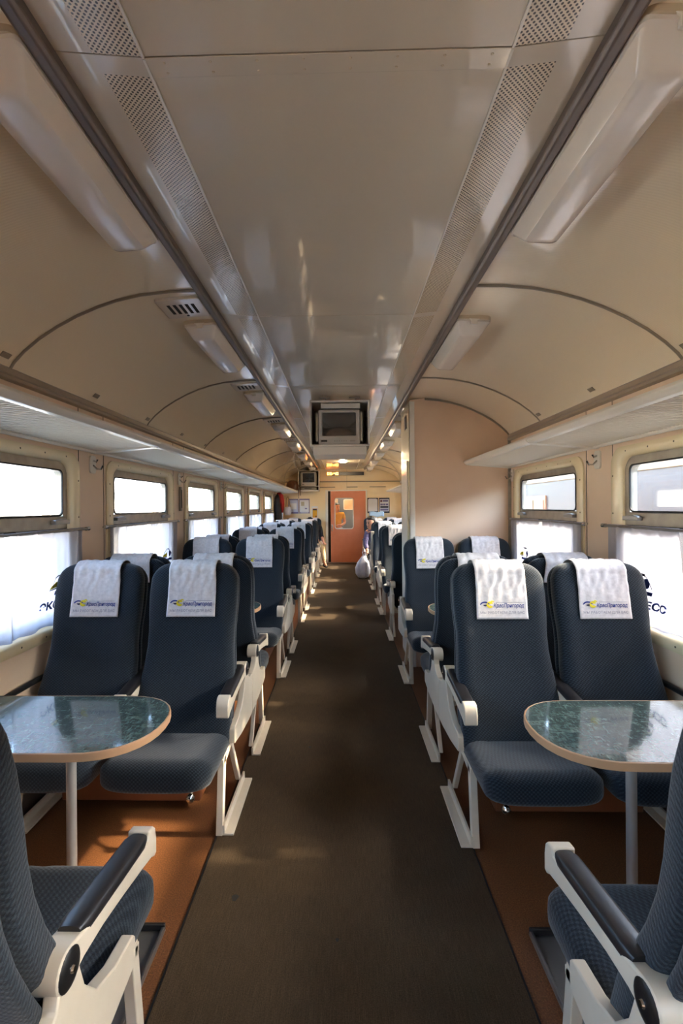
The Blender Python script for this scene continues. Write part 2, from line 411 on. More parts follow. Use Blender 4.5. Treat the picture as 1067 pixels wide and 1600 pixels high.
tn = [0]
def trim(mb, mt, bevel=.003):
    tn[0] += 1; o = mb.build('trim_%d' % tn[0], mt, bevel=bevel); tag(o, kind='structure'); return o
for s in (-1, 1):
    c = XO + s * .648
    poly = [(c - .022, 2.612), (c - .022, 2.583), (c - .012, 2.572), (c + .012, 2.572), (c + .022, 2.583), (c + .022, 2.612)]
    trim(MB().prism(poly, 'y', Y0, Y1), M['rail'], .004)
    # moulding where the vault meets the wall
    w = s * WX
    poly = [(w, 2.17), (w - s * .03, 2.175), (w - s * .036, 2.19), (w - s * .026, 2.20), (w - s * .03, 2.225), (w - s * .018, 2.232), (w, 2.25)]
    trim(MB().prism(poly, 'y', Y0, Y1), M['cove'], .002)
    # dark strip low on the wall
    o = MB().tube([(w - s * .025, Y0, .66), (w - s * .025, Y1, .66)], .014, 10)
    trim(o, M['black'], 0)
    trim(MB().box(min(w, w - s * .012), max(w, w - s * .012), Y0, Y1, .0, .12), M['rail'], .004)
for s in (-1, 1):
    for y in rings_y[1:-1]:
        if s > 0 and PART_Y[0] < y < PART_Y[1] + .1: continue
        ins = [Vector(vpt(s, i, y, .003)) for i in range(11)]
        outp = [Vector(vpt(s, i, y, -.006)) for i in range(11)]
        mb = MB(); rr = []
        for i in range(11):
            d = .0115; p, q = ins[i], outp[i]
            rr.append([(p.x, y - d, p.z), (p.x, y - d * .4, p.z - .007), (p.x, y + d * .4, p.z - .007), (p.x, y + d, p.z), (q.x, y, q.z)])
        mb.loft(rr); trim(mb, M['ring'], 0)

# side walls with window openings (one connected grid each)
ZW = (.83, 1.885)
def wall_side(name, s, opens, seams):
    ys = sorted({Y0 - .06, Y1 + .06} | {v_ for o_ in opens for v_ in o_}); zs = [0, .66, ZW[0] + .03, ZW[1] - .03, 2.26]
    mb = MB(); idx = {}
    for i, y in enumerate(ys):
        for j, z in enumerate(zs): idx[i, j] = len(mb.v); mb.v.append((s * WX, y, z))
    for i in range(len(ys) - 1):
        yc = (ys[i] + ys[i + 1]) / 2
        for j in range(len(zs) - 1):
            if j == 2 and any(o_[0] < yc < o_[1] for o_ in opens): continue
            mb.f.append((idx[i, j], idx[i + 1, j], idx[i + 1, j + 1], idx[i, j + 1]))
    o = mb.build(name, M['wall'])
    tag(o, kind='structure')
    return o
def opens_for(ks): return [(WOPEN[0] + PITCH * k - .02, WOPEN[1] + PITCH * k + .02) for k in ks]
KL = [-4, -3, -2, -1, 0, 1, 2, 3, 4, 5]; KR = [-4, -3, -2, -1, 0, 2, 3, 4, 5]
wl = wall_side('wall_left', -1, opens_for(KL), None); wr = wall_side('wall_right', 1, opens_for(KR), None)
for (wo, s, ks) in ((wl, -1, KL), (wr, 1, KR)):
    for k in range(-3, 6):
        yb = WOPEN[0] + PITCH * k - .28
        for d in ((0,) if k % 2 else (-.0, .0)):
            pass
        x0, x1 = sorted((s * WX, s * (WX - .002)))
        if not (s > 0 and PART_Y[0] - .1 < yb < PART_Y[1]):
            MB().box(x0, x1, yb - .16, yb - .156, 1.0, 2.2).build('panel_joint', M['slot'], wo)
            MB().box(x0, x1, yb + .15, yb + .154, 1.0, 2.2).build('panel_joint', M['slot'], wo)
            # cove blocks above the rack

# windows (local: wall plane x=0, inside +x, y along the car, centred)
wy = WOPEN[1] - WOPEN[0]; wz0, wz1 = .905, 1.825; wcz = (wz0 + wz1) / 2
wproto = empty('window_1', (-WX, WOPEN[0] + wy / 2, 0), 0, kind='structure')
def loopx(w, h, r, x, cz=wcz): return [(x, p[0], p[1]) for p in rrect(w, h, r, 6, 0, cz)]
zc2 = (ZW[0] + ZW[1]) / 2; hh2 = ZW[1] - ZW[0]
mb = MB(); mb.loft([loopx(wy + .20, hh2, .10, -.01, zc2), loopx(wy + .20, hh2, .10, .010, zc2), loopx(wy + .17, hh2 - .03, .10, .016, zc2), loopx(wy + .05, wz1 - wz0 + .05, .10, .018), loopx(wy + .015, wz1 - wz0 + .015, .095, .008), loopx(wy, wz1 - wz0, .09, -.008), loopx(wy - .012, wz1 - wz0 - .012, .085, -.06), loopx(wy + .1, wz1 - wz0 + .1, .08, -.065)], cap=False)
mb.build('surround', M['cream'], wproto, ang=60)
sc = MB()
for k in range(6):
    for z in (ZW[0] + .03, ZW[1] - .03): sc.lathe([(0, .004), (.005, .003), (.006, 0)], (.015, -.5 + .2 * k, z), 'x', 8)
for z in (1.0, 1.25, 1.5, 1.72):
    for y in (-wy / 2 - .07, wy / 2 + .07): sc.lathe([(0, .004), (.005, .003), (.006, 0)], (.015, y, z), 'x', 8)
o = sc.build('screws', M['screw'], wproto); o['kind'] = 'stuff'
# aluminium frame: two panes
fw, fz0, fz1 = wy - .003, wz0 + .0015, wz1 - .0015
mb = MB(); mb.loft([loopx(fw, fz1 - fz0, .075, -.055), loopx(fw, fz1 - fz0, .075, -.014), loopx(fw - .089, fz1 - fz0 - .089, .05, -.014), loopx(fw - .094, fz1 - fz0 - .094, .05, -.055)], cap=False)
mb.build('frame', M['alu'], wproto)
MB().box(-.055, -.010, -fw / 2 + .02, fw / 2 - .02, 1.432, 1.508).build('middle_bar', M['alu'], wproto, bevel=.006)
MB().box(-.010, -.003, -fw / 2 + .03, fw / 2 - .03, 1.418, 1.436).build('seal', M['rubber'], wproto, bevel=.003)
mb = MB(); 
rr = [(p[0], p[1]) for p in rrect(fw - .089, fz1 - .0445 - 1.508, .035, 5, 0, (fz1 - .0445 + 1.508) / 2)]
ri = [(p[0], p[1]) for p in rrect(fw - .105, fz1 - .0445 - 1.508 - .016, .03, 5, 0, (fz1 - .0445 + 1.508) / 2)]
mb.loft([[(-.018, *p) for p in rr], [(-.010, *p) for p in rr], [(-.010, *p) for p in ri], [(-.018, *p) for p in ri]], cap=False)
mb.build('seal', M['rubber'], wproto)
MB().box(-.036, -.033, -fw / 2 + .03, fw / 2 - .03, 1.50, fz1 - .03).build('pane', M['glass'], wproto)
MB().box(-.036, -.033, -fw / 2 + .03, fw / 2 - .03, fz0 + .03, 1.435).build('pane', M['glass'], wproto)
for sy in (-1, 1):
    y = sy * (fw / 2 - .10)
    MB().prism([(y - .07, 1.462), (y + .07, 1.462), (y + .07, 1.484), (y + .03, 1.492), (y - .07, 1.486)], 'x', -.010, .022).build('handle', M['steel'], wproto, bevel=.004)
wn_ = 1; WINS = []
for (s, ks) in ((-1, KL), (1, KR)):
    for k in ks:
        yc = WOPEN[0] + wy / 2 + PITCH * k
        if s == -1 and k == KL[0]:
            o = wproto; o.location = (-WX, yc, 0)
        else:
            o = dup(wproto, (s * WX, yc, 0), 0 if s < 0 else pi); wn_ += 1
        WINS.append((s, k, yc))
        pl = bpy.data.lights.new('portal', 'AREA'); pl.shape = 'RECTANGLE'; pl.size = .9; pl.size_y = 1.05; pl.cycles.is_portal = True
        po = bpy.data.objects.new('window_portal', pl); COL.objects.link(po); po.location = (s * (WX + .13), yc, wcz)
        po.rotation_euler = Vector((-s, 0, 0)).to_track_quat('-Z', 'Z').to_euler()
i = 0
for o in sorted([x for x in COL.objects if x.name.startswith('window_1') and x.type == 'EMPTY'], key=lambda q: (q.location.x, q.location.y)):
    i += 1; o.name = 'window_%d_' % i
i = 0
for o in [x for x in COL.objects if x.name.startswith('window_') and x.name.endswith('_') and x.type == 'EMPTY']:
    o.name = o.name[:-1]

# end walls
def yface(name, y, xs, zs, skip, mt, th=.05):
    mb = MB(); idx = {}
    for i, x in enumerate(xs):
        for j, z in enumerate(zs): idx[i, j] = len(mb.v); mb.v.append((x, y, z))
    for i in range(len(xs) - 1):
        for j in range(len(zs) - 1):
            if (i, j) in skip: continue
            mb.f.append((idx[i, j], idx[i + 1, j], idx[i + 1, j + 1], idx[i, j + 1]))
    o = mb.build(name, mt, smooth=False); md = o.modifiers.new('solid', 'SOLIDIFY'); md.thickness = th; md.offset = 0
    return o
DX0, DX1 = -.40, .65
we = yface('wall_end', Y1 + .03, [-WX - .1, DX0, DX1, WX + .1], [0, 1.99, 2.66], {(1, 0)}, M['endwall']); tag(we, kind='structure')
wb = yface('wall_back', Y0 - .03, [-WX - .1, WX + .1], [0, 2.66], set(), M['wall']); tag(wb, kind='structure')
trim(MB().box(-WX, WX, Y1 - .03, Y1 + .005, 2.235, 2.26), M['ring'])
trim(MB().box(DX0 - .07, DX0, Y1 - .02, Y1 + .06, 0, 2.02), M['rackw'])
trim(MB().box(DX1, DX1 + .03, Y1 - .012, Y1 + .06, 0, 2.02), M['rackw'])
trim(MB().box(DX0 - .07, DX1 + .03, Y1 - .016, Y1 + .06, 1.99, 2.02), M['rackw'])
trim(MB().box(DX0, DX1, Y1 - .06, Y1 + .1, 0, .012), M['steel'])
for (x0, x1) in ((-.62, -.2), (.12, .42), (.75, 1.2)):
    MB().box(x0, x1, Y1 - .004, Y1 + .005, 2.085, 2.105).build('ventilation_slot', M['ring'], we, bevel=.002)
MB().box(.125, .128, Y1, Y1 + .005, 2.02, 2.58).build('panel_joint', M['slot'], we)
# door
d = empty('door_1', (0, Y1 + .06, 0), kind='structure')
cx, cz = .045, 1.365
lf = yface('door_leaf', 0, [-.325, cx - .245, cx + .245, .64], [.012, cz - .415, cz + .415, 1.985], {(1, 1)}, M['door'], .04); lf.parent = d
mb = MB(); mb.loft([[(p[0], -.03, p[1]) for p in rrect(.53, .87, .07, 6, cx, cz)], [(p[0], -.03, p[1]) for p in rrect(.485, .825, .055, 6, cx, cz)], [(p[0], .02, p[1]) for p in rrect(.485, .825, .055, 6, cx, cz)], [(p[0], .0, p[1]) for p in rrect(.53, .87, .07, 6, cx, cz)]], cap=False)
mb.build('window_gasket', M['rackw'], d)
MB().box(cx - .25, cx + .25, -.004, .004, cz - .42, cz + .42).build('pane', M['glass'], d)
MB().box(-.31, -.27, -.035, -.02, .88, 1.06).tube([(-.29, -.03, .93), (-.29, -.07, .93), (-.29, -.07, 1.03), (-.29, -.03, 1.03)], .009, 8).build('door_handle', M['chrome'], d, bevel=.003)
MB().box(DX0, -.33, .03, .06, 0, 1.99).build('door_pocket', M['rubber'], d)
# vestibule behind the door
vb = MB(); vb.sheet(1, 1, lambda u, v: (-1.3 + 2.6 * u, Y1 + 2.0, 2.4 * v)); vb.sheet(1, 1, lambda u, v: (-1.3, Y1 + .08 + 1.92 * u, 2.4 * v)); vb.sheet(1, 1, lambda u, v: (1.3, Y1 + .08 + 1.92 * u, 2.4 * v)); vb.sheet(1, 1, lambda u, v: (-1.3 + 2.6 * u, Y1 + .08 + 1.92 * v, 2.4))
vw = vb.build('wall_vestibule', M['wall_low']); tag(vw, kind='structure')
d2 = empty('door_2', (.28, Y1 + 1.96, 0), kind='structure')
MB().box(-.42, .42, -.02, .02, .012, 1.98).build('door_leaf', mottled('blue_grey_door', lin(86, 98, 112), lin(92, 104, 118), 4, .4), d2, bevel=.006)
MB().prism(rrect(.5, .34, .05, 5, 0, 1.62), 'y', -.026, -.018).build('window_gasket', M['rackw'], d2)
lf = MB().prism(rrect(.44, .28, .04, 5, 0, 1.62), 'y', -.03, -.024).build('pane', mottled('warm_far_window', lin(226, 190, 150), lin(210, 170, 130), 5, .4), d2)
vl = empty('vestibule_lamp', (0, Y1 + .8, 2.4), label='small ceiling lamp in the vestibule behind the door', cat='lamp')  # lamp and point light added in place of the vestibule's window light
MB().lathe([(0, -.05), (.12, -.045), (.14, -.02), (.14, 0)], (0, 0, 0), 'z', 20).build('diffuser', M['litlamp'], vl)
p_ = bpy.data.lights.new('vestibule_light', 'POINT'); p_.energy = 14; p_.color = (1, .88, .72); p_.shadow_soft_size = .1
po = bpy.data.objects.new('vestibule_light', p_); COL.objects.link(po); po.location = (0, Y1 + .8, 2.25)

# partition cabinet on the right
pb = empty('wall_partition', (0, 0, 0), kind='structure')
px0 = .655
poly = [(px0, 0), (px0, 2.575)] + [(v_[0], v_[1] - .004) for v_ in VAULT[1:]] + [(WX, 0)]
MB().prism(poly, 'y', PART_Y[0], PART_Y[1]).build('partition_body', M['partition'], pb)
MB().box(px0 - .008, px0 + .045, PART_Y[0] - .008, PART_Y[0], 0, 2.56).build('corner_trim', M['rackw'], pb, bevel=.002)
MB().box(px0 - .008, px0, PART_Y[0] - .008, PART_Y[1], 0, 2.56).build('side_panel', M['cream'], pb, bevel=.002)
MB().box(WX - .03, WX - .001, PART_Y[0] - .01, PART_Y[0], .9, 2.2).build('corner_trim', M['alu'], pb, bevel=.002)
MB().box(px0 - .02, px0 - .008, PART_Y[0] + .10, PART_Y[1] - .1, .05, 2.0).build('cabinet_door', M['rackw'], pb, bevel=.004)
MB().box(px0 - .014, px0 - .006, PART_Y[0] + .18, PART_Y[0] + .30, 2.33, 2.46).build('grille', M['black'], pb, bevel=.003)
rr = []
for i in range(1, 11):
    x, z = VAULT[i]; rr.append([(x, PART_Y[0] - .012, z - .004), (x, PART_Y[0] - .012, z - .024), (x, PART_Y[0], z - .024), (x, PART_Y[0], z - .004)])
MB().loft(rr).build('vault_trim', M['ring'], pb)

# ---------------------------------------------------------------- double seats
SX = 1.075
def bx_front(z): return -.344 + (z - .80) * (.215 if z > .8 else .215 + .19 * min(1, (.8 - z) / .2))       # front face of the backrest
ZT = 1.245
def back_loft(mb, cx, y_off0, y_off1, grow, zbot=.40, ztop=ZT, groove=True):
    rings = []; zs = [zbot, zbot + .02, .50, .58, .66, .74, .82, .90, .98, 1.04, 1.09] + [ztop - .105 + .105 * sin(pi / 2 * k / 7) for k in range(1, 8)]
    for z in zs:
        waist = .012 * math.exp(-((z - .86) / .12) ** 2)
        hw = .238 + grow - waist + .006 * math.exp(-((z - .55) / .15) ** 2)
        r = .105
        if z > ztop - r: hw = hw - r + sqrt(max(0, r * r - (z - ztop + r) ** 2)) * .985 + .001
        ht = (y_off1 - y_off0) / 2; rt = min(.045, ht * .95)
        if z > ztop - rt: ht = ht - rt + sqrt(max(0, rt * rt - (z - ztop + rt) ** 2)) + .003
        yc = bx_front(z) + (y_off0 + y_off1) / 2
        ring = []
        for (px, py) in sup(hw, ht, 4.5, 44):
            y = yc + py
            if groove and py < 0:
                for g_ in (-.118, .118): y += .006 * math.exp(-((px - g_) / .008) ** 2) * (1 if z < 1.0 else 0)
                y -= .010 * math.exp(-((abs(px) - .19) / .05) ** 2) * (1 if z < 1.1 else 0)
                y -= .012 * math.exp(-((z - .62) / .14) ** 2)
            ring.append((cx + px, y, z))
        rings.append(ring)
    mb.loft(rings)
def cushion_loft(mb, cx):
    rings = []
    ys = [(-.36, 0), (-.38, 0), (-.46, 0), (-.54, 0), (-.62, 0), (-.70, 0), (-.75, 0), (-.785, 0)] + [(-.785 - .075 * sin(R(a_)), a_) for a_ in (15, 30, 45, 58, 70, 80, 88)]
    for (y, a_) in ys:
        c_ = cos(R(a_)); u = (-.36 - y) / .5
        zt = .435 + .045 * u - .012 * sin(pi * min(1, u)); zb = .335 + .0 * u
        hw = .236 + .008 * u - .11 * (1 - c_) ** 1.2
        hh = (zt - zb) / 2 * (.15 + .85 * c_ ** .7 if a_ else 1)
        zc_ = (zt + zb) / 2 - .014 * (1 - c_)
        ring = []
        for (px, pz) in sup(hw, hh, 3.6, 36):
            z = zc_ + pz
            if pz > 0:
                z += .010 * math.exp(-((abs(px) - .19) / .05) ** 2) * c_
                for g_ in (-.12, .12): z -= .004 * math.exp(-((px - g_) / .01) ** 2) * c_
            ring.append((cx + px, y, z))
        rings.append(ring)
    mb.loft(rings)
PIV = (-.165, .648)
def arm_parts(root, m, x0, x1, detail=True):
    xa, xb = sorted((m * x0, m * x1))
    poly = []
    for k in range(9):                                   # round end about the pivot
        t_ = R(-70 + 180 * k / 8); poly.append((PIV[0] + .04 * cos(t_), PIV[1] + .04 * sin(t_)))
    poly += [(-.235, .672), (-.40, .650), (-.553, .634), (-.555, .655), (-.586, .651), (-.601, .636), (-.608, .606), (-.608, .562), (-.594, .558), (-.575, .570), (-.50, .585), (-.40, .603), (-.30, .618), (-.22, .622)]
    arm = MB().prism(poly, 'x', xa, xb).build('armrest', M['white'], root, bevel=.005, loc=((xa + xb) / 2, PIV[0], PIV[1]))
    pr = []
    cxm = 0
    for k in range(13):
        u = k / 12; y = -.215 - .339 * u; z = .672 - .038 * u
        sc_ = min(1, .80 + 2.4 * min(u, 1 - u))
        pr.append([(px * sc_ , y - PIV[0], z - PIV[1] + pz * sc_) for (px, pz) in sup((xb - xa) / 2 + .001, .021, 3, 16)])
    MB().loft(pr).build('arm_pad', M['pad'], arm)
    if detail:
        xo = m * ((x1 - x0) / 2)
        pc = [(0, .006), (.02, .006), (.033, .003), (.037, 0), (.037, -.004)]
        MB().lathe([(r_, h_ * m) for r_, h_ in pc], (xo, 0, 0), 'x', 24).build('pivot_cap', M['black'], arm)
        MB().lathe([(r_, h_ * m) for r_, h_ in [(0, .011), (.006, .010), (.008, .005)]], (xo, 0, 0), 'x', 12).build('pivot_bolt', M['chrome'], arm)
    return arm
def make_seat(m):
    root = empty('double_seat')
    for cx in (.265, -.255):
        mb = MB(); cushion_loft(mb, m * cx); mb.build('seat_cushion', M['cloth'], root, ang=70)
        mb = MB(); back_loft(mb, m * cx, 0.0, .085, 0); bk = mb.build('backrest', M['cloth'], root, ang=70)
        mb = MB(); back_loft(mb, m * cx, .078, .128, -.004, .36, ZT - .012, False); mb.build('back_shell', M['cloth'], bk, ang=70)
    # aisle side panel
    poly = [(-.465, .375), (-.47, .40), (-.468, .445), (-.455, .458), (-.36, .468), (-.275, .50), (-.225, .56), (-.205, .62), (-.19, .65), (-.14, .65), (-.125, .60), (-.085, .575), (-.03, .565), (-.004, .565), (-.004, .335), (-.10, .335), (-.30, .35)]
    xa, xb = sorted((m * .50, m * .532)); MB().prism(poly, 'x', xa, xb).build('side_panel', M['white'], root, bevel=.004)
    arm_parts(root, m, .474, .534); arm_parts(root, m, -.03, .03, False)
    # legs, foot rail
    def leg(x0, x1, p0, p1, w, nm):
        xa, xb = sorted((m * x0, m * x1))
        MB().prism([(p0[0] - w, p0[1]), (p0[0] + w, p0[1]), (p1[0] + w, p1[1]), (p1[0] - w, p1[1])], 'x', xa, xb).build(nm, M['white'], root, bevel=.003)
    for (xo, xi) in ((.468, .500), (-.52, -.488)):
        leg(xo, xi, (-.585, .008), (-.535, .36), .020, 'front_leg'); leg(xo + .004, xi - .004, (-.185, .045), (-.385, .36), .017, 'rear_leg')
        xa, xb = sorted((m * xo, m * xi))
        MB().prism([(-.565, .345), (-.36, .385), (-.05, .385), (-.05, .345), (-.36, .345), (-.50, .318), (-.565, .318)], 'x', xa, xb).build('seat_frame', M['white'], root, bevel=.003)
        so = 1 if xo > 0 else 1
        pr = [(m * (xi - .002), .008), (m * (xi + .052), .008), (m * (xi + .052), .018), (m * (xi + .010), .018), (m * (xi + .010), .055), (m * (xi - .002), .055)]
        MB().prism(pr, 'y', -.60, -.13).build('foot_rail', M['white'], root, bevel=.002)
    MB().box(-.49, .49, -.52, -.47, .30, .335).build('cross_beam', M['white'], root, bevel=.004)
    MB().box(-.49, .49, -.30, -.25, .30, .335).build('cross_beam', M['white'], root, bevel=.004)
    mb = MB(); mb.tube([(m * .37, -.52, .315), (m * .37, -.62, .27), (m * .37, -.655, .235)], .007, 8); lv = mb.build('recline_lever', M['steel'], root)
    MB().lathe([(0, -.022), (.012, -.018), (.02, -.006), (.02, .006), (.012, .018), (0, .022)], (m * .37, -.665, .222), 'z', 14).build('knob', M['chrome'], lv)
    return root
seatA = make_seat(1); seatB = make_seat(-1)

# headrest cover: cloth over the top of a back
def cover_pt(u, v, wr=1.2):
    # u 0..1 across, v 0 (front hem) .. 1 (back hem)
    w_ = .124 + .006 * (1 - v)
    x = (u * 2 - 1) * w_
    L1, L2, L3 = .232, .125, .12
    s_ = v * (L1 + L2 + L3); zt = ZT - .04
    if s_ < L1:
        z = zt - L1 + s_; y = bx_front(z) - .009; n_ = (0, -1, 0)
    elif s_ < L1 + L2:
        t_ = (s_ - L1) / L2 * pi; yc = bx_front(zt) + .065; r_ = .077
        y = yc - r_ * cos(t_); z = zt + (.054) * sin(t_); n_ = (0, -cos(t_), sin(t_))
    else:
        q = s_ - L1 - L2; z = zt - q; y = bx_front(z) + .128 + .015; n_ = (0, 1, 0)
    d_ = wr * (.0035 * sin(u * 9 + v * 12) * sin(v * 14 + 1.3) + .003 * sin(u * 23 - v * 17)) * (1 if s_ < L1 + L2 else .3)
    d_ *= max(0, min(1, (s_ - .05) / .12)) if s_ < L1 else 1
    d_ = abs(d_)
    return (x + .006 * (v) * sin(7 * v), y + n_[1] * d_, z + n_[2] * d_)
def make_cover():
    mb = MB(); mb.sheet(26, 46, lambda u, v: cover_pt(u, v))
    o = mb.build('headrest_cover', M['cover'], None, ang=80)
    md = o.modifiers.new('solid', 'SOLIDIFY'); md.thickness = .0016; md.offset = 0
    return o
VTOT = .232 + .125 + .12
def print_on_cover(root, vs, fs, name, mt, off=.0035):
    vs, fs = split_edges(vs, fs, .03)
    mb = MB(); pts = []
    for (x, z, _) in vs:     # x from -.13..+.13, z height above front hem
        u = (x / .130 + 1) / 2; p = cover_pt(u, z / VTOT); pts.append((p[0], p[1] - off, p[2]))
    mb.add(pts, fs); return mb.build(name, mt, root, smooth=False)
def fit(vs, x0, x1, z0, z1=None):
    xs = [v[0] for v in vs]; zs = [v[1] for v in vs]; k = (x1 - x0) / (max(xs) - min(xs))
    kz = k if z1 is None else (z1 - z0) / (max(zs) - min(zs))
    return [(x0 + (v[0] - min(xs)) * k, z0 + (v[1] - min(zs)) * kz, 0) for v in vs]
def poly_fan(pts): return [(p[0], p[1], 0) for p in pts], [tuple(range(len(pts)))]
cover = make_cover()
vs, fs = text_mesh('КрасПригород', .03, .25, .0006); print_on_cover(cover, fit(vs, -.044, .112, .052, .078), fs, 'printed_name', M['blue'])
vs, fs = text_mesh('МЫ РАБОТАЕМ ДЛЯ ВАС', .02); print_on_cover(cover, fit(vs, -.112, .112, .024, .039), fs, 'printed_motto', M['greyp'])
vs, fs = poly_fan([(-.030, .0815), (.112, .0815), (.112, .083), (-.030, .083)]); print_on_cover(cover, vs, fs, 'printed_line', M['greyp'])
def swoosh(c, r0, r1, a0, a1, n=10):
    o_ = [(c[0] + r0[0] * cos(R(a0 + (a1 - a0) * k / n)), c[1] + r0[1] * sin(R(a0 + (a1 - a0) * k / n))) for k in range(n + 1)]
    i_ = [(c[0] + r1[0] * cos(R(a1 + (a0 - a1) * k / n)), c[1] + r1[1] * sin(R(a1 + (a0 - a1) * k / n))) for k in range(n + 1)]
    return o_ + i_[1:-1]
def bandfaces(pts):
    n = len(pts); h = n // 2
    return [(p[0], p[1], 0) for p in pts], [(k, k + 1, n - 2 - k if k else n - 1, n - 1 - k) if k else (0, 1, n - 1) for k in range(0, h - 1)] if False else [tuple(range(n))]
for (c_, r0, r1, a0, a1, mt) in (((-.062, .071), (.018, .017), (.006, .004), 20, 330, 'yel'), ((-.050, .082), (.010, .010), (.004, .004), 0, 200, 'yel'), ((-.088, .068), (.026, .019), (.019, .012), 15, 175, 'blue'), ((-.086, .073), (.012, .010), (.002, .002), 200, 350, 'ink')):
    vs, fs = poly_fan(swoosh(c_, r0, r1, a0, a1)); print_on_cover(cover, vs, fs, 'printed_emblem', M[mt], .004)

ORD = ['nearest', 'second', 'third', 'fourth', 'fifth', 'sixth', 'seventh', 'eighth', 'ninth', 'tenth', 'eleventh', 'twelfth']
ML = [.77, 2.86, 4.95, 7.04, 9.13, 11.20, 13.31]
ROWS = [(-1, 0, .77, 1)] + [r for k in range(1, 6) for r in ((-1, 2 * k - 1, ML[k], -1), (-1, 2 * k, ML[k], 1))] + [(-1, 11, 13.33, -1)]
ROWS += [(1, 0, .72, 1), (1, 1, 2.79, -1), (1, 2, 2.79, 1), (1, 3, 4.805, -1), (1, 4, 5.42, 1), (1, 5, 7.48, -1), (1, 6, 7.48, 1), (1, 7, 9.54, -1), (1, 8, 9.54, 1), (1, 9, 11.58, -1), (1, 10, 11.58, 1), (1, 11, 13.33, -1)]
first = {}; cov_first = True; nface = {}
raised = None; NEAR = []
for (s, r, My, f) in ROWS:
    side = 'left' if s < 0 else 'right'
    # facing the camera (f=-1): local as built; facing away: turned by 180 degrees
    m = (-s) * (1 if f < 0 else -1)
    proto = seatA if m > 0 else seatB
    rz = 0 if f < 0 else pi
    key = (s, f); nface[key] = nface.get(key, 0) + 1; od = ORD[nface[key] - 1]
    if f < 0: lab = 'navy blue double seat facing the camera, %s of those %s of the aisle' % (od, side)
    else: lab = 'navy blue double seat turned away from the camera, %s of those %s of the aisle' % (od, side)
    if r == 0: lab = 'navy blue double seat in the bottom %s corner, its white armrest closest to the camera' % side
    if s > 0 and r == 3: lab = 'navy blue double seat backed against the beige partition on the right'
    if s > 0 and r == 4: lab = 'navy blue double seat behind the beige partition, turned to the far door'
    if (m > 0) not in first:
        o = proto; o.location = (s * SX, My, 0); o.rotation_euler = (0, 0, rz); first[m > 0] = o
        src = {True: seatA, False: seatB}[m > 0]
    else: o = dup(proto, (s * SX, My, 0), rz)
    tag(o, lab, 'seat', 'double seats along the aisle')
    if s > 0 and r == 7: raised = o
    if r == 0: NEAR.append(o)
    for lx in (.265, -.255):
        local = (m * lx - 0)
        wx = s * SX + (local if rz == 0 else -local)
        where = 'aisle' if lx > 0 else 'window'
        if r == 0: continue
        rowname = ('camera-facing' if f < 0 else 'rear-facing') + ' row'
        lb = 'white headrest cover on the %s seat of the %s %s left of the aisle' % (where, od, 'camera-facing row' if f < 0 else 'away-turned row')
        lb = lb.replace('left of the aisle', '%s of the aisle' % side)
        if cov_first: c = cover; cov_first = False; c.location = (wx, My, 0); c.rotation_euler = (0, 0, rz)
        else: c = dup(cover, (wx, My, 0), rz, keep=(lambda ch: f < 0 and r <= 5))
        tag(c, lb, 'headrest cover', 'headrest covers on the seats')
for o in NEAR:      # the near pair has its seats slid back and reclined
    for c in o.children:
        if c.name.startswith('seat_cushion'): c.location = (0, .15, 0)
        if c.name.startswith('backrest'): c.location = (0, .20 if o.location.x < 0 else .125, 0)
if raised:
    arms = [c for c in raised.children if c.name.startswith('armrest') and abs(c.location.x) > .3]
    for c in arms: c.rotation_euler = (R(-82), 0, 0)

# floor plates beside the near seats
for (s, lab) in ((-1, 'grey steel floor plate beside the bottom left seat'), (1, 'grey steel floor plate beside the bottom right seat')):
    xi, xo = s * .66, s * .98
    t_ = empty('floor_plate', (s * .82, 1.5, 0), label=lab, cat='plate', group='floor plates by the near seats')
    MB().box(-.16, .16, -.38, .26, 0, .006).build('plate', M['steel'], t_, bevel=.002)
    xa, xb = sorted((-s * .16, -s * .148)); MB().box(xa, xb, -.38, .26, .006, .022).build('lip', M['steel'], t_, bevel=.003)
    MB().box(-.16, .16, .248, .26, .006, .03).build('lip', M['black'], t_, bevel=.003)  # far lip is black, the shadow at that edge put into its colour

# ---------------------------------------------------------------- tables
TZ = .75
def make_table():
    root = empty('folding_table')
    ln, hw = .935, .245          # local: wall at x=-ln.., tip at x=0
    def outline(g_):
        pts = []
        for k in range(17):
            t_ = R(-90 + 180 * k / 16); c_, s_ = cos(t_), sin(t_)
            pts.append((-.245 + (.245 + g_) * abs(c_) ** .85, (hw + g_) * math.copysign(abs(s_) ** .9, s_)))
        return [(-ln, -(hw + g_))] + pts + [(-ln, hw + g_)]
    MB().prism(outline(-.006), 'z', TZ - .026, TZ).build('tabletop', M['table'], root, bevel=.002)
    o_ = outline(0); i_ = outline(-.006); n = len(o_); mb = MB()
    rr = [[(a_[0], a_[1], TZ - .028), (a_[0] + 0, a_[1], TZ - .001), (b_[0], b_[1], TZ + .0012), (b_[0], b_[1], TZ - .028)] for a_, b_ in zip(o_, i_)]
    mb.loft(rr); mb.build('edge_band', M['edge'], root, bevel=.0015)
    MB().tube([(-.36, 0, 0), (-.36, 0, TZ - .026)], .018, 16).build('post', M['post'], root)
    MB().lathe([(0, .0), (.055, 0), (.055, .006), (.022, .014), (.02, .03)], (-.36, 0, 0), 'z', 20).build('floor_flange', M['post'], root)
    MB().lathe([(.02, -.05), (.06, -.032), (.06, -.026)], (-.36, 0, TZ), 'z', 20).build('top_flange', M['post'], root)
    MB().box(-ln, -ln + .03, -.2, .2, TZ - .06, TZ - .026).build('wall_bracket', M['alu'], root, bevel=.003)
    return root
tp_ = make_table(); tfirst = True
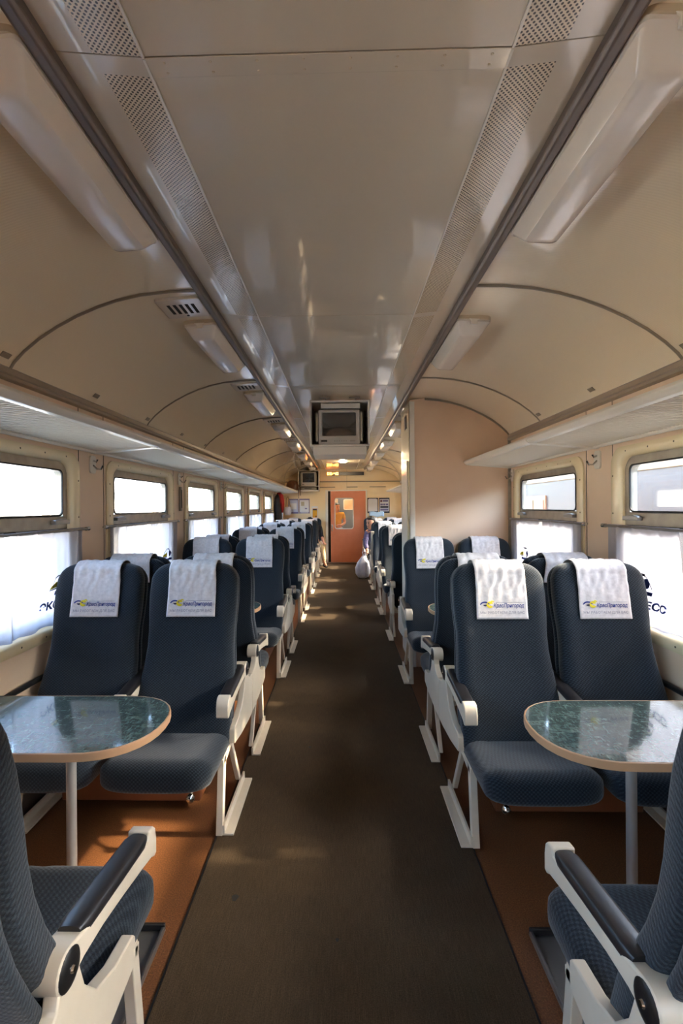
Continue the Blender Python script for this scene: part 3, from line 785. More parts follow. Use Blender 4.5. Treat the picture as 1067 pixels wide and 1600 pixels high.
TAB = [(-1, 1.80, 'between the two nearest left seats'), (-1, 3.90, 'second along the left of the aisle'), (-1, 6.0, 'third along the left of the aisle'), (-1, 8.08, 'fourth along the left of the aisle'), (-1, 10.17, 'fifth along the left of the aisle'),
       (1, 1.76, 'between the two nearest right seats'), (1, 3.80, 'in front of the beige partition on the right'), (1, 6.46, 'just beyond the beige partition on the right'), (1, 8.54, 'second beyond the partition on the right')]
for (s, y, lb) in TAB:
    loc = (s * .67, y, 0); rz = 0 if s < 0 else pi
    if tfirst: o = tp_; o.location = loc; o.rotation_euler = (0, 0, rz); tfirst = False
    else: o = dup(tp_, loc, rz)
    tag(o, 'green marbled table with tan edge, ' + lb, 'table', 'tables between facing seats')

# heaters under the seat pairs
hp = empty('seat_heater')
MB().box(-.36, .36, -.40, .40, .045, .245).build('casing', M['heat'], hp, bevel=.008)
sl_ = MB()
for k in range(22):
    for z in (.20,):
        for s_ in (-1, 1):
            for x0 in (-.30, .02):
                sl_.box(x0 + k * .0115, x0 + k * .0115 + .005, s_ * .402 - .001, s_ * .402 + .001, .185, .215)
o = sl_.build('vent_slots', M['slot'], hp); o['kind'] = 'stuff'
for sx in (-.3, .3):
    for sy in (-.3, .3): MB().box(sx - .02, sx + .02, sy - .02, sy + .02, 0, .05).build('foot', M['black'], hp, bevel=.002)
hf = True
for (s, My, lb) in [(-1, 2.86, 'under the nearest left seats facing the camera'), (1, 2.79, 'under the nearest right seats facing the camera'), (-1, 4.95, 'under the second pair of left seats'), (-1, 7.04, 'under the third pair of left seats')]:
    loc = (s * 1.10, My, 0)
    if hf: o = hp; o.location = loc; hf = False
    else: o = dup(hp, loc, 0)
    tag(o, 'rust orange heater box with slots ' + lb, 'heater', 'heaters under the seats')

# ---------------------------------------------------------------- curtains
rodp = empty('curtain_rod')
MB().tube([(.028, -wy / 2 - .15, 1.425), (.028, wy / 2 + .15, 1.425)], .0085, 10).build('rod', M['rod'], rodp)
for sy in (-1, 1):
    y = sy * (wy / 2 + .135)
    MB().tube([(.0, y, 1.425), (.028, y, 1.425)], .007, 8).build('bracket', M['rod'], rodp)
    MB().lathe([(0, -.016 * sy), (.013, -.016 * sy), (.014, .012 * sy), (.008, .018 * sy), (0, .018 * sy)], (.028, sy * (wy / 2 + .15), 1.425), 'y', 14).build('end_cap', M['chrome'], rodp)
def cur_pt(y0, y1, ph, u, v, flat, lean):
    # u along the window, v 0 top .. 1 hem
    y = y0 + (y1 - y0) * u
    am = .0135 * (1 - .3 * v)
    wv = sin(u * 30 + ph) * .6 + sin(u * 53 + ph * 2.1) * .4 + .5 * sin(u * 11 + ph * .7) * v
    fl = 1 - flat * math.exp(-((u - .5) / .47) ** 4) * (1 if v > .4 else v / .4)
    am *= (.25 + .75 * fl)
    x = .029 + am * wv
    yy = y + lean * (1 - v) ** 2 * (u if lean < 0 else 1 - u) + .018 * v * sin(ph + u * 3) * (1 if 0 < u < 1 else .6)
    z = 1.436 - (1.436 - .915) * v + (.006 * sin(u * 20 + ph) if v > .98 else 0)
    if v < .001: x = .029 + .004 * wv
    return (x, yy, z)
VIS_L = [-2, -1, 0, 1, 2, 3, 4, 5]; VIS_R = [-2, -1, 0]
rf = True
def emblem_parts():
    P = []
    v_, f_ = text_mesh('ЭКСПРЕСС', .06, .2, .003); P.append(('printed_lettering', 'blue', fit(v_, -.21, .21, 1.005, 1.05), f_))
    arc = swoosh((0.0, 1.10), (.105, .085), (.099, .079), 0, 180, 16); P.append(('printed_emblem', 'ink', *poly_fan(arc)))
    P.append(('printed_emblem', 'blue', *poly_fan([(-.09, 1.076), (.10, 1.076), (.108, 1.097), (-.075, 1.097)])))
    P.append(('printed_emblem', 'blue', *poly_fan([(.055 + .032 * cos(R(a_)), 1.135 + .027 * sin(R(a_))) for a_ in range(0, 360, 30)])))
    P.append(('printed_emblem', 'yel', *poly_fan([(-.125, 1.112), (-.105, 1.132), (-.02, 1.152), (-.02, 1.118)])))
    P.append(('printed_emblem', 'ink', *poly_fan([(-.13, 1.105), (-.02, 1.108), (-.02, 1.117), (-.12, 1.111)])))
    P.append(('printed_emblem', 'ink', *poly_fan([(.0, 1.172), (.05, 1.172), (.045, 1.186), (.0, 1.186)])))
    P.append(('printed_emblem', 'ink', *poly_fan([(.025, 1.10), (.045, 1.10), (.045, 1.135), (.035, 1.135)])))
    return P
EMB = emblem_parts()
WNAME = {}
for (s, vis) in ((-1, VIS_L), (1, VIS_R)):
    side = 'left' if s < 0 else 'right'
    for k in vis:
        yc = WOPEN[0] + wy / 2 + PITCH * k; loc = (s * WX, yc, 0); rz = 0 if s < 0 else pi
        idx = ORD[k + 2] if k > -2 else 'nearest'
        od = {-2: 'half out of frame', -1: 'nearest fully seen', 0: 'second', 1: 'third', 2: 'fourth', 3: 'fifth', 4: 'sixth', 5: 'last'}[k]
        if s > 0: od = {-2: 'half out of frame', -1: 'nearest', 0: 'next to the partition'}[k]
        WNAME[(s, k)] = '%s window %s' % (side, od)
        if rf: o = rodp; o.location = loc; o.rotation_euler = (0, 0, rz); rf = False
        else: o = dup(rodp, loc, rz)
        tag(o, 'thin metal curtain rod across the %s' % WNAME[(s, k)], 'curtain rod', 'curtain rods below the window tops')
        for far in (0, 1):
            pos = far if s < 0 else 1 - far       # local: +y half or -y half
            h = wy / 2 + .10
            y0, y1 = (-.004, h) if pos else (-h, .004)
            lean = .045 if pos else -.045
            ph = random.uniform(0, 6)
            prt = far == 1 and ((s < 0 and k in (-1, 0)) or (s > 0 and k in (-1, 0)))
            fn = lambda u, v, y0=y0, y1=y1, ph=ph, prt=prt, lean=lean: cur_pt(y0, y1, ph, u, v, .75 if prt else .2, lean)
            c = empty('curtain', loc, rz, 'white %s curtain panel of the %s' % ('far' if far else 'near', WNAME[(s, k)]), 'curtain', 'white curtains under the window tops')
            if prt: c['label'] = 'white far curtain panel with blue emblem print, %s' % WNAME[(s, k)]
            MB().sheet(70, 14, fn).build('cloth', M['curtain'], c, ang=80)
            if prt:
                yc_ = (y0 + y1) / 2
                for (nm, mt, vs, fs) in EMB:
                    vs, fs = split_edges(vs, fs, .009); pts = []
                    for (py, pz, _) in vs:
                        u = (yc_ + py + (.085 if s < 0 else 0) - y0) / (y1 - y0); v = (1.436 - pz) / (1.436 - .915)
                        p = fn(u, v); pts.append((p[0] + .006 + (.0008 if mt == 'ink' else 0), p[1], p[2]))
                    MB().add(pts, fs).build(nm, M[mt], c, smooth=False)

# ---------------------------------------------------------------- luggage racks (one per bay)
def make_rack(L):
    root = empty('luggage_rack')
    # local: wall x=0, front at +x (left side); y centred
    x0, x1, zb, zf = .0, .43, 1.925, 1.955
    n = int(L / .030)
    mb = MB()
    for k in range(n):
        y = -L / 2 + .03 + (L - .06) * (k + .5) / n; w_ = .0095
        mb.prism([(.03, zb - .004), (x1 - .03, zf - .004), (x1 - .03, zf + .010), (.03, zb + .010)], 'y', y - w_, y + w_) if False else mb.add(
            [(x, y + q, z + d_) for (x, z) in ((.03, zb), (x1 - .025, zf)) for (q, d_) in ((-w_, .012), (-w_ * .55, -.006), (w_ * .55, -.006), (w_, .012))],
            [(0, 1, 5, 4), (1, 2, 6, 5), (2, 3, 7, 6), (3, 0, 4, 7)])
    mb.add([(.02, -L / 2 + .01, zb + .016), (x1 - .02, -L / 2 + .01, zf + .016), (x1 - .02, L / 2 - .01, zf + .016), (.02, L / 2 - .01, zb + .016)], [(0, 1, 2, 3)])
    o = mb.build('shelf_slats', M['slat'], root, smooth=False); o['kind'] = 'stuff'
    y0, y1 = -L / 2 + .004, L / 2 - .004
    MB().prism([(x1 - .03, zf - .012), (x1, zf - .010), (x1 + .016, zf + .004), (x1 + .020, zf + .016), (x1 + .012, zf + .030), (x1 - .004, zf + .032), (x1 - .012, zf + .022), (x1 - .03, zf + .012)], 'y', y0, y1).build('front_profile', M['rackw'], root, bevel=.002)
    MB().tube([(.03, y0, zb - .008), (.03, y1, zb - .008)], .013, 10).build('rear_tube', M['rackw'], root)
    for y in (y0, y1 - .022):
        MB().prism([(.0, zb - .02), (x1 - .01, zf - .014), (x1 - .01, zf + .006), (.0, zb + .03)], 'y', y, y + .022).build('bracket', M['rackw'], root, bevel=.003)
    return root
rk = make_rack(PITCH); rkf = True
for (s, ks) in ((-1, [-2, -1, 0, 1, 2, 3, 4, 5]), (1, [-2, -1, 0, 4, 5])):
    for k in ks:
        yc = WOPEN[0] + wy / 2 + PITCH * k
        L = PITCH
        loc = (s * (WX - .0), yc, 0); rz = 0 if s < 0 else pi
        if s > 0 and k == 0: o = make_rack(1.58); o.location = (s * WX, yc - .036, 0); o.rotation_euler = (0, 0, rz)
        elif rkf: o = rk; o.location = loc; o.rotation_euler = (0, 0, rz); rkf = False
        else: o = dup(rk, loc, rz)
        lb = 'cream ribbed luggage rack above the ' + WNAME.get((s, k), 'right window, %s behind the partition' % ('far' if k == 5 else 'near'))
        tag(o, lb, 'luggage rack', 'luggage racks along the walls')
# white wall blocks above the racks, hooks, number plates
hk = empty('coat_hook')
MB().prism(rrect(.07, .115, .02, 4, 0, 1.835), 'x', 0, .012).build('backplate', M['rackw'], hk, bevel=.002)
MB().tube([(.01, 0, 1.83), (.035, 0, 1.805), (.06, 0, 1.805), (.075, 0, 1.83)], .006, 8).build('hook', M['chrome'], hk)
MB().tube([(.01, 0, 1.86), (.03, 0, 1.852), (.04, 0, 1.868)], .006, 8).build('hook', M['chrome'], hk)
hf = True
for (s, ks) in ((-1, [-1, 0, 1, 2, 3, 4, 5]), (1, [-1, 0, 1])):
    for k in ks:
        y = WOPEN[0] + PITCH * k - .28
        if s > 0 and k == 1: y = PART_Y[0] - .06
        loc = (s * (WX - .0), y, 0); rz = 0 if s < 0 else pi
        if hf: o = hk; o.location = loc; hf = False
        else: o = dup(hk, loc, rz)
        o.rotation_euler = (0, 0, rz)
        side = 'left' if s < 0 else 'right'
        lb = 'white coat hook under the rack before the ' + WNAME.get((s, k), 'x')
        if s > 0 and k == 1: lb = 'white coat hook under the rack in the corner by the partition'
        tag(o, lb, 'hook', 'coat hooks under the racks')
np_ = None
for (s, side) in ((-1, 'left'), (1, 'right')):
    for j, k in enumerate([-1, 0, 1, 2] if s < 0 else [-1, 0]):
        for q in (0, 1):
            y = 3.37 + PITCH * k - .30 + q * .82
            p0 = Vector(vpt(s, 9, y, .004)); p1 = Vector(vpt(s, 8, y, .004))
            c_ = (p0 * .75 + p1 * .25); t_ = (p1 - p0).normalized(); nrm = Vector((-s * abs(t_.z), 0, -abs(t_.x))).normalized()
            mb = MB(); vs = []
            t_ = Vector((t_.x, 0, t_.z))
            for dz in (0, 1):
                for (du, dv) in ((-.03, -.014), (.03, -.014), (.03, .014), (-.03, .014)):
                    vs.append(tuple(c_ + Vector((0, du, 0)) + t_ * dv + nrm * (.0 + .003 * dz)))
            mb.add(vs, [(0, 1, 2, 3), (7, 6, 5, 4), (0, 4, 5, 1), (1, 5, 6, 2), (2, 6, 7, 3), (3, 7, 4, 0)])
            o = mb.build('number_plate', M['ring'])
            tag(o, 'small grey seat number plate on the %s vault above the %s, %s one' % (side, 'rack', ['%s pair, nearer' % ORD[j], '%s pair, farther' % ORD[j]][q]), 'plate', 'seat number plates')
# slim dark box on the left wall
wb_ = empty('wall_thermometer', (-WX, WOPEN[0] + PITCH - .25, 0), label='slim dark wall thermometer between the second and third left windows', cat='thermometer')
MB().box(0, .02, -.025, .025, 1.52, 1.76).build('body', M['ring'], wb_, bevel=.004); MB().box(.02, .024, -.008, .008, 1.55, 1.73).build('tube', M['slot'], wb_)

# ---------------------------------------------------------------- lamps and vents in the vault
def make_lamp():
    root = empty('ceiling_lamp')
    # local: x=0 centre, hangs below z=0 ; length along y
    L, Wd, H = .82, .185, .085
    MB().prism(rrect(Wd + .008, L + .008, .035, 5), 'z', -.018, .012).build('base', M['lampbase'], root, bevel=.003)
    rings = []
    for (z, gx, gy) in ((-.010, 0, 0), (-.028, .0, .0), (-.030, .006, .006), (-.072, .028, .050), (-.082, .036, .060), (-.086, .048, .074), (-.087, .06, .09)):
        rings.append([(p[0], p[1], z) for p in rrect(Wd - 2 * gx, L - 2 * gy, .022 if gx < .05 else .012, 5)])
    MB().loft(rings).build('diffuser', M['lampw'], root, ang=28)
    for sy in (-1, 1):
        y = sy * (L / 2)
        MB().prism([(-.03, -.015), (.03, -.015), (.018, -.022), (.018, -.046), (-.018, -.046), (-.018, -.022)], 'y', y - .006, y + .006).build('clip', M['rackw'], root, bevel=.002)
    return root
lp = make_lamp(); lf_ = True
def lamp_seat(s, xm):
    # place on the vault at |x| = xm
    x0, z0 = VAULT[1]; return (s * xm + XO, 2.594)
LN = {0: 'closest to the camera, half out of frame', 1: 'second from the camera', 2: 'third from the camera', 3: 'fourth from the camera', 4: 'fifth from the camera', 5: 'sixth from the camera', 6: 'seventh from the camera', 7: 'last before the far wall'}
for s in (-1, 1):
    for k in range(0, 8):
        y = 1.44 + 1.645 * k
        if y > Y1 - .4: continue
        if s > 0 and 2 < 0: continue
        if s > 0 and PART_Y[0] - .5 < y < PART_Y[1] + .45: continue
        x, z = lamp_seat(s, .762)
        if lf_: o = lp; lf_ = False
        else: o = dup(lp)
        o.location = (x, y, z); o.rotation_euler = (0, s * R(3.5), 0)
        tag(o, 'long frosted %s vault lamp, %s' % ('left' if s < 0 else 'right', LN[k]), 'lamp', 'frosted lamps in the vault')
vp = empty('air_vent')
MB().prism(rrect(.225, .225, .012, 3), 'z', -.012, .012).build('plate', M['lampw'], vp, bevel=.003)
for k in range(5):
    x = -.062 + k * .031
    MB().box(x - .008, x + .008, -.055, .055, -.0135, -.011).build('slot', M['slot'], vp)
MB().lathe([(0, -.016), (.007, -.015), (.009, -.011)], (0, .08, 0), 'z', 10).build('screw', M['black'], vp)
vf = True
for k in range(0, 6):
    y = 2.49 + 1.645 * k
    if vf: o = vp; vf = False
    else: o = dup(vp)
    o.location = (-.79 + XO, y, 2.594); o.rotation_euler = (0, R(-3.5), 0)
    tag(o, 'square white slotted vent in the left vault, %s from the camera' % ORD[k], 'vent', 'slotted vents in the left vault')
rl = empty('round_ceiling_lamp', (.02, 11.0, ZC), label='small round lit lamp in the ceiling before the far wall', cat='lamp')
MB().lathe([(0, -.03), (.06, -.028), (.09, -.015), (.10, 0)], (0, 0, 0), 'z', 20).build('diffuser', M['litlamp'], rl)
p_ = bpy.data.lights.new('lamp_light', 'POINT'); p_.energy = 7; p_.color = (1, .80, .52); p_.shadow_soft_size = .09
po = bpy.data.objects.new('lamp_light', p_); COL.objects.link(po); po.location = (.02, 11.0, ZC - .14)

# ---------------------------------------------------------------- televisions
def tv_set(x, y, w, z0, z1, label, deck, hang):
    # cabinet, open to the camera
    cab = empty('television_cabinet', (x, y, z0), label=label, cat='cabinet')
    H = z1 - z0; hw = w / 2; D = .42; t_ = .018
    mb = MB()
    MB().box(-hw, -hw + t_, 0, D, 0, H).build('side_board', M['tvbox'], cab, bevel=.003); MB().box(hw - t_, hw, 0, D, 0, H).build('side_board', M['tvbox'], cab, bevel=.003)
    MB().box(-hw, hw, 0, D, H - t_, H).build('top_board', M['tvbox'], cab, bevel=.003); MB().box(-hw, hw, 0, D, 0, t_).build('bottom_board', M['tvbox'], cab, bevel=.003)
    MB().box(-hw + t_, hw - t_, D - .01, D, t_, H - t_).build('back_board', M['tvin'], cab)
    zs = t_
    if deck:
        zs = H * .245; MB().box(-hw + t_, hw - t_, .0, D - .01, zs - .012, zs).build('shelf', M['tvbox'], cab, bevel=.002)
    else:
        MB().prism([(.02, -.075), (.02, 0), (D - .02, 0), (D - .08, -.09)], 'x', -hw + .03, hw - .03).build('lower_tray', M['tvbox'], cab, bevel=.004)
        MB().box(-hw * .62, hw * .68, .0, .05, H - t_ - .055, H - t_ - .012).build('header_strip', M['tvbox'], cab, bevel=.003)
    if hang:
        for sx in (-.5, .5):
            MB().box(hw * sx - .05, hw * sx + .05, .05, .08, H + .028, H + .04).tube([(hw * sx + .01, .065, H - .005), (hw * sx + .01, .065, H + .045)], .005, 8).build('hanger', M['steel'], cab)
    # the set itself rests inside
    tv = empty('television', (x - .005, y + .02, z0 + zs), label='silver tube television inside the ' + ('cabinet hanging over the aisle' if not deck else 'small cabinet on the far wall'), cat='television')
    tw, th = w * .70, min(w * .66, (H - zs) * .80 if not deck else (H - zs) * .93)
    bw = tw / 2
    fr = []
    scw, sch, scz = tw * .80, th * .66, th * .585
    mbody = MB(); mbody.loft([[(p[0], .02, p[1]) for p in rrect(tw, th, .012, 3, 0, th / 2)], [(p[0], .12, p[1]) for p in rrect(tw, th, .012, 3, 0, th / 2)], [(p[0], .34, p[1]) for p in rrect(tw * .6, th * .6, .012, 3, 0, th * .45)]]); mbody.build('body', M['tv'], tv, bevel=.002)
    mb = MB(); mb.loft([[(p[0], .02, p[1]) for p in rrect(tw, th, .012, 4, 0, th / 2)], [(p[0], .0, p[1]) for p in rrect(tw - .01, th - .01, .012, 4, 0, th / 2)], [(p[0], .0, p[1]) for p in rrect(scw + .012, sch + .012, .014, 4, 0, scz)], [(p[0], .012, p[1]) for p in rrect(scw, sch, .012, 4, 0, scz)]], cap=False); mb.build('bezel', M['tv'], tv)
    mb = MB(); mb.sheet(12, 10, lambda u, v: (scw * (u - .5), .013 - .009 * (1 - (2 * u - 1) ** 2) * (1 - (2 * v - 1) ** 2) - .002, scz + sch * (v - .5))); mb.build('screen', M['tvs'], tv, ang=80)
    sh = MB(); zb = th * .10
    MB().prism(rrect(tw * .15, th * .05, th * .02, 4, -tw * .36, zb), 'y', -.004, .002).build('sensor_window', M['black'], tv)
    for k in range(6): MB().box(-tw * .12 + k * tw * .055, -tw * .12 + k * tw * .055 + tw * .025, -.003, .002, zb - .005, zb + .005).build('button', M['alu'], tv)
    MB().box(tw * .26, tw * .38, -.003, .002, zb - .005, zb + .006).build('name_plate', M['alu'], tv)
    for sx in (-1, 1):
        MB().box(sx * (bw + .012) - .011, sx * (bw + .012) + .011, .0, .10, .03, th - .03).build('speaker', M['alu'], tv, bevel=.003)
    if not deck:
        cb = MB(); cb.tube([(hw - .03, y * 0 + .10, .28), (hw - .045, .09, .22), (hw - .028, .08, .17), (hw - .05, .08, .12), (hw - .034, .09, .06), (hw - .06, .1, .03)], .004, 6); cb.build('cable', M['black'], cab)
    else:
        v_ = empty('video_player', (x, y + .04, z0 + t_), label='dark video player on the lower shelf of the far cabinet', cat='video player')
        MB().box(-tw * .52, tw * .52, 0, .24, 0.004, .075).build('body', M['alu'], v_, bevel=.003); MB().box(-tw * .3, tw * .2, -.004, .002, .04, .06).build('tape_slot', M['black'], v_)
tv_set(-.020, 4.46, .555, 2.11, 2.535, 'white open television cabinet hanging from the ceiling over the aisle', False, True)
tv_set(-.90, 12.90, .56, 1.985, 2.53, 'white two-shelf television cabinet at the far end, left of the door', True, True)

# ---------------------------------------------------------------- far wall details
lc = empty('led_clock', (.08, Y1 - .03, 2.42), label='dark strip display with amber digits above the door', cat='display')
MB().box(-.52, .52, -.03, .02, 0, .09).build('housing', M['led'], lc, bevel=.004)
SEG = {'0': 'abcdef', '5': 'afgcd', '4': 'fgbc', ':': ''}
mb = MB(); x = -.495
for ch in '05:40':
    if ch == ':':
        for z in (.03, .058): mb.box(x, x + .014, -.034, -.03, z - .006, z + .006)
        x += .035; continue
    w_, h_, t_ = .055, .066, .012; z0 = .012
    R_ = {'a': (0, w_, h_ - t_, h_), 'd': (0, w_, 0, t_), 'g': (0, w_, h_ / 2 - t_ / 2, h_ / 2 + t_ / 2), 'f': (0, t_, h_ / 2, h_), 'e': (0, t_, 0, h_ / 2), 'b': (w_ - t_, w_, h_ / 2, h_), 'c': (w_ - t_, w_, 0, h_ / 2)}
    for g_ in SEG[ch]:
        q = R_[g_]; mb.box(x + q[0], x + q[1], -.034, -.03, z0 + q[2], z0 + q[3])
    x += .072
o = mb.build('digits', M['leds'], lc)
def poster(x0, x1, z0, z1, label, frame, body, blocks):
    p = empty('poster', ((x0 + x1) / 2, Y1 - .001, z0), label=label, cat='poster', group='posters on the far wall')
    w_, h_ = x1 - x0, z1 - z0
    MB().box(-w_ / 2, w_ / 2, -.006, 0.003, 0, h_).build('border', frame, p, bevel=.001)
    MB().box(-w_ / 2 + .02, w_ / 2 - .02, -.008, -.005, .045, h_ - .035).build('sheet', body, p)
    for (a0, a1, b0, b1, mt) in blocks:
        MB().box(-w_ / 2 + a0 * w_, -w_ / 2 + a1 * w_, -.0095, -.0075, b0 * h_, b1 * h_).build('printed_block', mt, p)
poster(-1.50, -1.215, 1.37, 1.78, 'pale blue poster nearest the left corner of the far wall', M['lilac'], mat('pale_blue_sheet', lin(190, 194, 216), .6), [(.2, .8, .3, .7, M['paper'])])
poster(-1.20, -.91, 1.37, 1.78, 'white lilac-edged poster with a small picture, left of the yellow sign', M['lilac'], M['paper'], [(.18, .5, .52, .8, mat('beige_print', lin(190, 176, 150), .6)), (.55, .75, .3, .38, M['lilac']), (.1, .9, .03, .08, M['paper'])])
poster(.69, .985, 1.37, 1.79, 'dark-framed white timetable poster just right of the far door', M['ink'], M['paper'], [(.15, .85, .915, .95, M['paper']), (.2, .8, .03, .07, M['paper'])])
poster(1.01, 1.30, 1.37, 1.79, 'dark-framed poster with maroon heading and print, farther right of the door', M['ink'], M['paper'], [(.12, .3, .72, .86, M['maroon']), (.35, .85, .74, .86, M['lilac']), (.12, .36, .5, .62, M['lilac']), (.4, .6, .5, .62, M['lilac']), (.64, .86, .5, .62, M['lilac']), (.12, .88, .33, .45, M['ink']), (.12, .88, .16, .29, M['lilac'])])
p = empty('notice_sign', (-.765, Y1 - .001, 1.22), label='yellow sign with dark heading on white card left of the door', cat='sign')
MB().box(-.085, .085, -.005, .003, 0, .35).build('card', M['paper'], p); MB().box(-.065, .065, -.008, -.004, .03, .29).build('sheet', M['ysign'], p)
MB().box(-.055, .055, -.0095, -.0075, .24, .275).build('printed_block', M['ink'], p); MB().box(.01, .05, -.0095, -.0075, .06, .085).build('printed_block', M['ink'], p)
sh_ = empty('paper_bundle', (.92, Y1 - .30, 1.235), label='pale blue folded paper on the far right seat back under the posters', cat='paper')
MB().sheet(8, 4, lambda u, v: (-.2 + .4 * u, .02 * sin(6 * u), .05 + .13 * v + .02 * sin(9 * u) - .05 * (u - .4) ** 2)).build('sheet', mat('blue_paper', lin(176, 198, 214), .6), sh_, solid=.006)

# coat, bags
ct = empty('hanging_coat', (-WX + .06, 11.38, 0), label='black coat with red scarf hanging from the rack at the far left', cat='coat')
rings = []
for (z, hw, hd, oy) in ((1.86, .03, .02, 0), (1.82, .10, .05, 0), (1.74, .17, .07, 0), (1.6, .19, .08, .01), (1.42, .2, .085, .02), (1.3, .215, .09, .03), (1.255, .22, .09, .03)):
    rings.append([(.03 + hd * (1 + sin(5 * t_) * .12) * cos(t_), oy + hw * (1 + .06 * sin(7 * t_)) * sin(t_), z) for t_ in [2 * pi * q / 22 for q in range(22)]])
MB().loft(rings).build('body', M['blackc'], ct)
rings = []
for (z, hw, hd, ox) in ((1.90, .05, .05, .02), (1.83, .11, .09, .03), (1.72, .15, .10, .04), (1.62, .12, .095, .05), (1.5, .07, .06, .07), (1.42, .03, .03, .08)):
    rings.append([(.04 + ox + hd * cos(t_), .07 + hw * (1 + .08 * sin(5 * t_)) * sin(t_), z) for t_ in [2 * pi * q / 18 for q in range(18)]])
MB().loft(rings).build('scarf', M['redc'], ct)
hb = empty('hanging_bag', (-1.50, Y1 - .14, 0), label='small white bag hanging by a tan strap in the far left corner', cat='bag')
MB().tube([(-.06, 0, 1.55), (-.04, .02, 1.80), (-.0, .02, 1.84), (.04, .02, 1.72), (.07, 0, 1.55)], .012, 8).build('strap', mat('tan_strap', lin(176, 140, 100), .7), hb)
rings = []
for (z, hw, hd) in ((1.56, .075, .03), (1.52, .09, .045), (1.44, .10, .055), (1.37, .095, .055), (1.33, .07, .04)):
    rings.append([(p[0], p[1], z) for p in sup(hw, hd, 3, 20)])
MB().loft(rings).build('body', M['bagw'], hb)
rb = empty('brown_bag', (-1.30, 12.62, 1.99), label='brown leather bag with straps hanging down at the end of the left rack', cat='bag')
rings = []
for (z, hw, hd) in ((0.0, .13, .12), (.02, .15, .15), (.12, .16, .15), (.2, .14, .12), (.25, .09, .07), (.265, .04, .03)):
    rings.append([(p[0] * (1 + .05 * sin(3 * q)), p[1], z) for q, p in enumerate(sup(hw, hd, 2.6, 22))])
MB().loft(rings).build('body', M['brown'], rb)
for (dx, z1) in ((.15, -.22), (.19, -.14)):
    MB().tube([(dx - .05, -.05, .14), (dx, -.06, .10), (dx + .015, -.06, 0), (dx + .01, -.06, z1)], .012, 8).build('strap', M['brown'], rb)
# white plastic bag on the aisle floor
pbg = empty('plastic_bag', (.44, 10.45, .008), label='white plastic carrier bag standing in the aisle by the seated man', cat='bag')
rings = []
for (z, hw, hd, ox) in ((0, .06, .06, 0), (.02, .11, .11, 0), (.1, .15, .13, -.01), (.22, .155, .13, -.01), (.34, .12, .10, 0), (.43, .07, .06, .01), (.48, .045, .035, .02)):
    rings.append([(ox + hw * (1 + .07 * sin(4 * t_ + z * 9) + .04 * sin(9 * t_)) * cos(t_), hd * (1 + .08 * sin(5 * t_ + 1)) * sin(t_), z) for t_ in [2 * pi * q / 26 for q in range(26)]])
MB().loft(rings).build('body', M['bagw'], pbg, ang=80)
for dx in (-.025, .03):
    MB().tube([(.02 + dx * .6, 0, .46), (.01 + dx, .01, .55), (.025, .0, .63), (.04 + dx * .3, -.01, .55), (.03 + dx * .6, -.01, .46)], [.014, .01, .009, .01, .014], 8).build('handle', M['bagw'], pbg)

